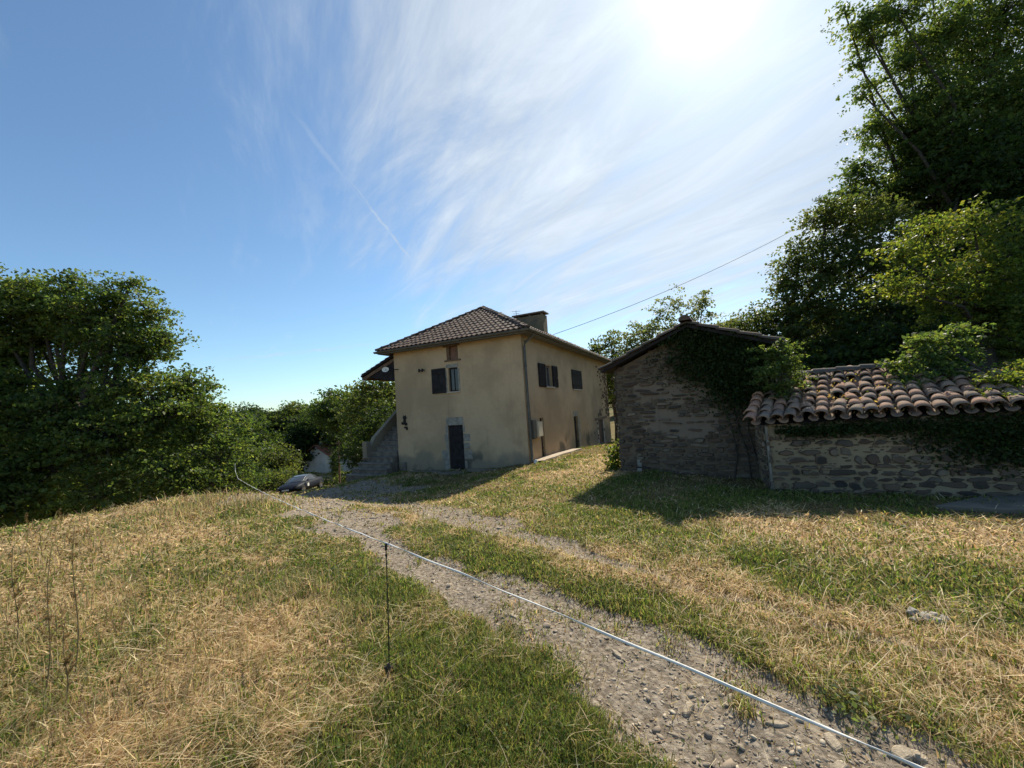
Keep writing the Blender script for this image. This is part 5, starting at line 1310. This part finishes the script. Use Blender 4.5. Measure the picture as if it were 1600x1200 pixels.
# ------------------------------------------------------------------ electric fence
def fence():
    def post(px, py, h, lab, lean=(0, 0)):
        p = ground_px(px, py); z = float(height(p[:1], p[1:2])[0]); base = np.array([p[0], p[1], z])
        root = empty('fence_post', base, lab, 'fence post', 'posts of the electric fence')
        b = MB(); top = base + np.array([lean[0], lean[1], h]); b.tube([base - [0, 0, .1], base + (top - base) * .5 + [.004, 0, 0], top], [.0038, .0036, .0034], 7); b.build('stake', [M_black], root)
        b = MB(); b.tube([top - [0, 0, .03], top + [0, 0, .012]], .008, 7); b.tube([top - [0, 0, .0], top + [.022, .0, .012], top + [.026, 0, .03]], .004, 5); b.tube([top - [0, 0, .07], top - [0, 0, .055]], .0075, 7); b.build('clip', [M_black], root)
        b = MB(); b.tube([base + [0, 0, .005], base + [0, 0, .05], base + [0, 0, .085]], [.012, .022, .008], 7); b.box(base + [-.028, -.006, .055], [.056, 0, 0], [0, .012, 0], [0, 0, .012]); b.build('foot_tread', [M_black], root)
        return base, top
    b1, t1 = post(608, 1060, .82, 'thin black plastic stake carrying the white tape beside the wheel track', (.02, .0))
    b2, t2 = post(372, 772, .42, 'far black stake at the end of the white tape among tall grass', (0, 0))
    start = D(1500, 1228, 1.12); mid = []
    pts = []
    for a, c, sag, n in ((start, t1 + np.array([.01, 0, .01]), -.012, 60), (t1 + np.array([.01, 0, .01]), t2, .05, 60)):
        for i in range(n + (1 if a is not start else 0)):
            t = i / n; pts.append(a + (c - a) * t - np.array([0, 0, sag * 4 * t * (1 - t)]))
    tail = [t2, t2 + [-.12, .10, .16], t2 + [-.18, .18, .34]]
    pts += [np.array(q) for q in tail[1:]]
    pts = np.array(pts)
    # flat woven tape that twists along its run
    b = MB(); rows = []; k = 0
    fine = []
    for i in range(len(pts) - 1):
        for q in range(8): fine.append(pts[i] + (pts[i + 1] - pts[i]) * q / 8)
    fine.append(pts[-1]); ln = 0
    for i, p in enumerate(fine):
        d = fine[min(i + 1, len(fine) - 1)] - fine[max(i - 1, 0)]; d /= np.linalg.norm(d) + 1e-9
        ln += np.linalg.norm(fine[i] - fine[max(0, i - 1)])
        s = np.cross(d, [0, 0, 1]); s /= np.linalg.norm(s); u = np.cross(s, d)
        ph = 2.2 * math.sin(ln * 2.1) + ln * 3.3 + 1.3 * math.sin(ln * 5.3); w_ = .0056; h_ = .0024
        a = s * math.cos(ph) + u * math.sin(ph); c = -s * math.sin(ph) + u * math.cos(ph)
        wig = s * .003 * math.sin(ln * 11) 
        rows.append([p + wig + a * w_ * math.cos(t) + c * h_ * math.sin(t) for t in np.linspace(0, 6.283, 7)[:-1]])
    b.grid(rows, 0, True, True)
    tag(b.build('electric_tape', [M_tape], origin=t1), 'white twisted electric fence tape strung along the drive', 'fence tape')
fence()

# overhead cable
def cable():
    a = HFp(864, 523, -.30); c = D(1266, 345, 19.5); e = c + (c - a) * .25; b = MB(); pts = []
    for i in range(61):
        t = i / 60 * 1.0; q = a + (e - a) * t; q[2] -= .5 * 4 * t * (1 - t); pts.append(q)
    # keep the middle point on the sight line
    corr = c[2] - np.interp(np.linalg.norm((c - a)[:2]), [np.linalg.norm((q - a)[:2]) for q in pts], [q[2] for q in pts])
    for i, q in enumerate(pts): q[2] += corr * min(1, i / 48)
    b.tube(pts, .011, 5)
    tag(b.build('overhead_cable', [M_wire], origin=a), 'black overhead cable running from the farmhouse eave up into the trees at the right', 'cable')
def HFp(px, py, t):
    r = ray(px, py); n = np.array([*HL, 0]); cc = np.dot(HC, HL) + t; k = cc / np.dot(n, r)
    return np.array([0, 0, EYE]) + k * r
cable()

# dry seed stalks in the left foreground
def stalks():
    spec = [(118, 1050, 1.0, 'tall dry brown seed stalk, right one of the two tallest at the left edge', 0), (70, 1085, .95, 'tall dry brown seed stalk, left one of the two tallest at the left edge', .05), (25, 1020, .8, 'dry seed stalk at the very left edge', -.03), (100, 1110, .55, 'short thin bare stalk in front of the tallest seed stalks', .03),
            (42, 830, .35, 'small seeded weed on the skyline of the bank at the far left', 0), (94, 822, .32, 'small seeded weed on the skyline right of the first', .02)]
    for px, py, h, lab, ln in spec:
        p = ground_px(px, py); z = float(height(p[:1], p[1:2])[0]); base = np.array([p[0], p[1], z])
        root = empty('seed_stalk', base, lab, 'weed', 'dry seed stalks on the bank')
        s = MB(); pts = [base + np.array([ln * h * q + .012 * math.sin(q * 5), .01 * math.sin(q * 7), h * q]) for q in np.linspace(0, 1, 9)]
        s.tube(pts, list(np.linspace(.005, .002, 9)), 5)
        C = []
        for k in range(20):
            q = random.uniform(.35, .98); st = pts[int(q * 8)]; an = random.uniform(0, 6.283); l = (.16 - .09 * q) * h
            tip = st + np.array([math.cos(an) * l * .6, math.sin(an) * l * .6, l]); s.tube([st, tip], [.0013, .0008], 3)
            C.append(st + (tip - st) * rng.uniform(.0, 1.05, (16, 1)) + rng.normal(0, .006, (16, 3)))
        s.build('stem', [M_stalk], root)
        C = np.concatenate(C); np_mesh('seed_heads', leaf_quads(C, (.006 if h > .4 else .005) * rng.uniform(.7, 1.6, len(C))), 4, M_grass, tones(len(C), [(.17, .11, .05), (.24, .16, .07), (.14, .12, .05)], .3), parent=root)
M_stalk = simple('dry_stalk', (0.20, 0.15, 0.07), .9, var=.3)
stalks()

# ------------------------------------------------------------------ parked car
def car():
    p = D(471, 768.5, 30.5); z = gz(p[0], p[1])
    root = bpy.data.objects.new('parked_car', None); link(root)
    tag(root, 'dark coupe parked at the end of the drive with white sticker on its side', 'car')
    yaw_ = math.radians(-90)
    # local: x forward, y left, z up
    paint = simple('dark_car_paint', (0.014, 0.017, 0.025), .5, 0, var=.05, spec=.08); tyre = simple('tyre', (.02, .02, .02), .9); rim = simple('alloy', (.45, .45, .47), .3, .8); lampm = simple('lamp_glass', (.6, .6, .62), .15); plate_ = M_white
    # stations along x: (x, half width, z sill, z shoulder, z crown)
    st = [(-2.05, .62, .45, .62, .74), (-1.98, .78, .32, .70, .90), (-1.6, .86, .26, .78, .96), (-1.0, .88, .22, .80, .95), (-.3, .87, .20, .78, .90), (.4, .87, .20, .77, .89), (1.0, .87, .22, .74, .87), (1.6, .83, .26, .66, .78), (1.95, .74, .30, .56, .66), (2.08, .55, .38, .48, .56)]
    b = MB(); rows = []
    for x, w, zs, zh, zc in st:
        rows.append([(x, -w * .80, zs), (x, -w * .98, zs + .10), (x, -w, (zs + zh) / 2), (x, -w * .97, zh), (x, -w * .80, zc - .03), (x, -w * .4, zc + .01), (x, 0, zc + .02), (x, w * .4, zc + .01), (x, w * .80, zc - .03), (x, w * .97, zh), (x, w, (zs + zh) / 2), (x, w * .98, zs + .10), (x, w * .80, zs)])
    b.grid([[np.array(q) for q in r] for r in rows], 0, True, True); b.face(rows[0], 0); b.face(rows[-1][::-1], 0)
    body = b.build('body', [paint], root, origin=(0, 0, 0))
    b = MB()
    cab = [(-1.55, .62, .93, .94), (-1.05, .66, .90, 1.18), (-.55, .66, .88, 1.28), (-.1, .66, .88, 1.285), (.3, .65, .88, 1.20), (.95, .68, .87, .90)]
    rows = [[np.array(q) for q in ((x, -w * 1.08, zb), (x, -w * .90, zt - .05), (x, -w * .70, zt), (x, 0, zt + .02), (x, w * .70, zt), (x, w * .90, zt - .05), (x, w * 1.08, zb))] for x, w, zb, zt in cab]
    b.grid(rows, 0, True)
    b.build('windows', [M_glass], body, origin=(0, 0, 0))
    b = MB(); rr2 = [[q + np.array([0, 0, .012]) for q in r[1:6]] for r in rows[1:5]]; b.grid(rr2, 0, True)
    for sy in (-1, 1): b.tube([np.array([.95, sy * .66, .90]), np.array([.3, sy * .58, 1.20])], .025, 5)
    b.build('roof', [simple('silver_roof', (.10, .11, .12), .3, .2, var=.03)], body, origin=(0, 0, 0))
    for sx in (-1.3, 1.28):
        for sy in (-1, 1):
            b = MB(); c = np.array([sx, sy * .80, .31])
            rows = [[c + np.array([r_ * math.cos(t), sy * y_, r_ * math.sin(t)]) for t in np.linspace(0, 6.283, 21)[:-1]] for y_, r_ in ((-.12, .28), (-.10, .315), (.07, .315), (.10, .29), (.10, .21))]
            b.grid(rows, 0, True, True); wh = b.build('wheel', [tyre], root, origin=(0, 0, 0))
            b = MB(); b.grid([[c + np.array([r_ * math.cos(t), sy * y_, r_ * math.sin(t)]) for t in np.linspace(0, 6.283, 21)[:-1]] for y_, r_ in ((.095, .215), (.06, .19), (.06, .05), (.085, .04))], 0, True, True)
            for k in range(6): a = k * math.pi / 3; b.box(c + np.array([.05 * math.cos(a) - .02 * math.sin(a), sy * .066, .05 * math.sin(a) + .02 * math.cos(a)]), [.15 * math.cos(a), 0, .15 * math.sin(a)], [.04 * math.sin(a), 0, -.04 * math.cos(a)], [0, sy * .02, 0])
            b.build('rim', [rim], wh, origin=(0, 0, 0))
    for sy in (-1, 1):
        b = MB(); b.grid([[np.array([1.86 + .10 * math.cos(t) * q - .02 * (1 - q), sy * (.56 + .13 * q * math.sin(t)), .62 + .055 * q * math.sin(t + .6)]) + np.array([.06 * (1 - q), 0, .03 * (1 - q)]) for t in np.linspace(0, 6.283, 13)[:-1]] for q in (1, .6, .05)], 0, True, True); b.build('headlight', [lampm], root, origin=(0, 0, 0))
        b = MB(); b.tube([np.array([.75, sy * .86, .90]), np.array([.75, sy * 1.0, .95])], [.03, .085], 7); b.build('wing_mirror', [paint], root, origin=(0, 0, 0))
    b = MB(); b.box((2.07, -.26, .40), (.02, 0, 0), (0, .52, 0), (0, 0, .11)); b.build('number_plate', [plate_], root, origin=(0, 0, 0))
    b = MB(); b.box((2.0, -.45, .27), (.06, 0, 0), (0, .9, 0), (0, 0, .10)); b.build('grille', [M_black], root, origin=(0, 0, 0))
    b = MB(); b.box((.45, .872, .48), (.24, 0, 0), (0, .008, 0), (0, 0, .22)); b.build('sticker', [M_white], root, origin=(0, 0, 0))
    root.location = (float(p[0]), float(p[1]), z + .02); 
    gx = (gz(p[0] + 1, p[1]) - gz(p[0] - 1, p[1])) / 2; gy = (gz(p[0], p[1] + 1) - gz(p[0], p[1] - 1)) / 2
    nrm = Vector((-gx, -gy, 1)).normalized(); q = Vector((0, 0, 1)).rotation_difference(Vector((0, 0, 1)).lerp(nrm, .5))
    root.rotation_mode = 'QUATERNION'; root.rotation_quaternion = q @ Matrix.Rotation(yaw_, 3, 'Z').to_quaternion()
car()

def pole():
    p = D(531, 752, 36); z = gz(p[0], p[1]); t = D(529, 689, 36)
    b = MB(); b.tube([(p[0], p[1], z - .3), (p[0], p[1], (z + t[2]) / 2), (t[0], t[1], t[2])], [.09, .08, .06], 7)
    b.box(t - [.3, .03, .25], [.6, 0, 0], [0, .06, 0], [0, 0, .07])
    tag(b.build('utility_pole', [M_brownwood], origin=(p[0], p[1], z)), 'thin dark wooden pole standing before the white house', 'pole')
pole()

def white_house():
    d = 88; pk = D(489, 700, d); el = D(474, 707.5, d + 1.9); er = D(517, 711, d - 1.9)
    base = gz(pk[0], pk[1]) - .5
    ax = unit([er[0] - el[0], er[1] - el[1]]); Wd = np.linalg.norm((er - el)[:2]); nn = np.array([-ax[1], ax[0]]) * 1.0
    o = el[:2]
    zl = min(el[2], er[2]) - .15; zp = pk[2] + .5; ridge = Wd * .5; Lh = 8
    bk = nn
    Wp = lambda u, v, z: np.array([o[0] + ax[0] * u + bk[0] * v, o[1] + ax[1] * u + bk[1] * v, z])
    root = empty('white_house', Wp(Wd / 2, 0, base), 'pale rendered house with faded red tiled roof down in the valley', 'house')
    b = MB()
    b.face([Wp(0, 0, base), Wp(Wd, 0, base), Wp(Wd, 0, zl), Wp(ridge, 0, zp), Wp(0, 0, zl)], 0)
    b.face([Wp(Wd, 0, base), Wp(Wd, Lh, base), Wp(Wd, Lh, zl), Wp(Wd, 0, zl)], 0); b.face([Wp(0, 0, base), Wp(0, 0, zl), Wp(0, Lh, zl), Wp(0, Lh, base)], 0)
    b.face([Wp(0, Lh, base), Wp(0, Lh, zl), Wp(ridge, Lh, zp), Wp(Wd, Lh, zl), Wp(Wd, Lh, base)], 0)
    b.box(Wp(Wd, 2, base), [*(ax * 2.6), 0], [*(bk * 6), 0], [0, 0, 3.4], 0)
    b.build('wall', [M_white_render], root)
    r = MB()
    for u0, s in ((-.4, 1), (Wd + .4, -1)):
        za = zl - .12; rows = []
        a, b_, c, e = Wp(u0, -.5, za), Wp(ridge, -.5, zp + .1), Wp(ridge, Lh + .5, zp + .1), Wp(u0, Lh + .5, za); dn = np.array([0, 0, .22])
        r.face([a, b_, c, e], 0); r.face([a - dn, b_ - dn, b_, a], 1); r.face([a, e, e - dn, a - dn], 1); r.face([a - dn, e - dn, c - dn, b_ - dn], 1)
        for k in range(24):
            v0 = -.5 + k * .5; r.tube([Wp(u0, v0, za + .03), Wp(ridge, v0, zp + .13)], .09, 5, 0)
    rf = r.build('roof', [M_redroof, M_darkwood], root)
    c = MB(); c.box(Wp(ridge - .3, 1.0, zp - .3), [*(ax * .5), 0], [*(bk * .5), 0], [0, 0, 1.1], 0); c.build('chimney', [M_white_render], rf, origin=np.array(root.location))
    for v in (3, 6): 
        c = MB(); c.box(Wp(Wd - .0, v, base + 1.6), [*(ax * .03), 0], [*(bk * 1.1), 0], [0, 0, 1.2], 0); c.build('window', [M_glass], root)
white_house()
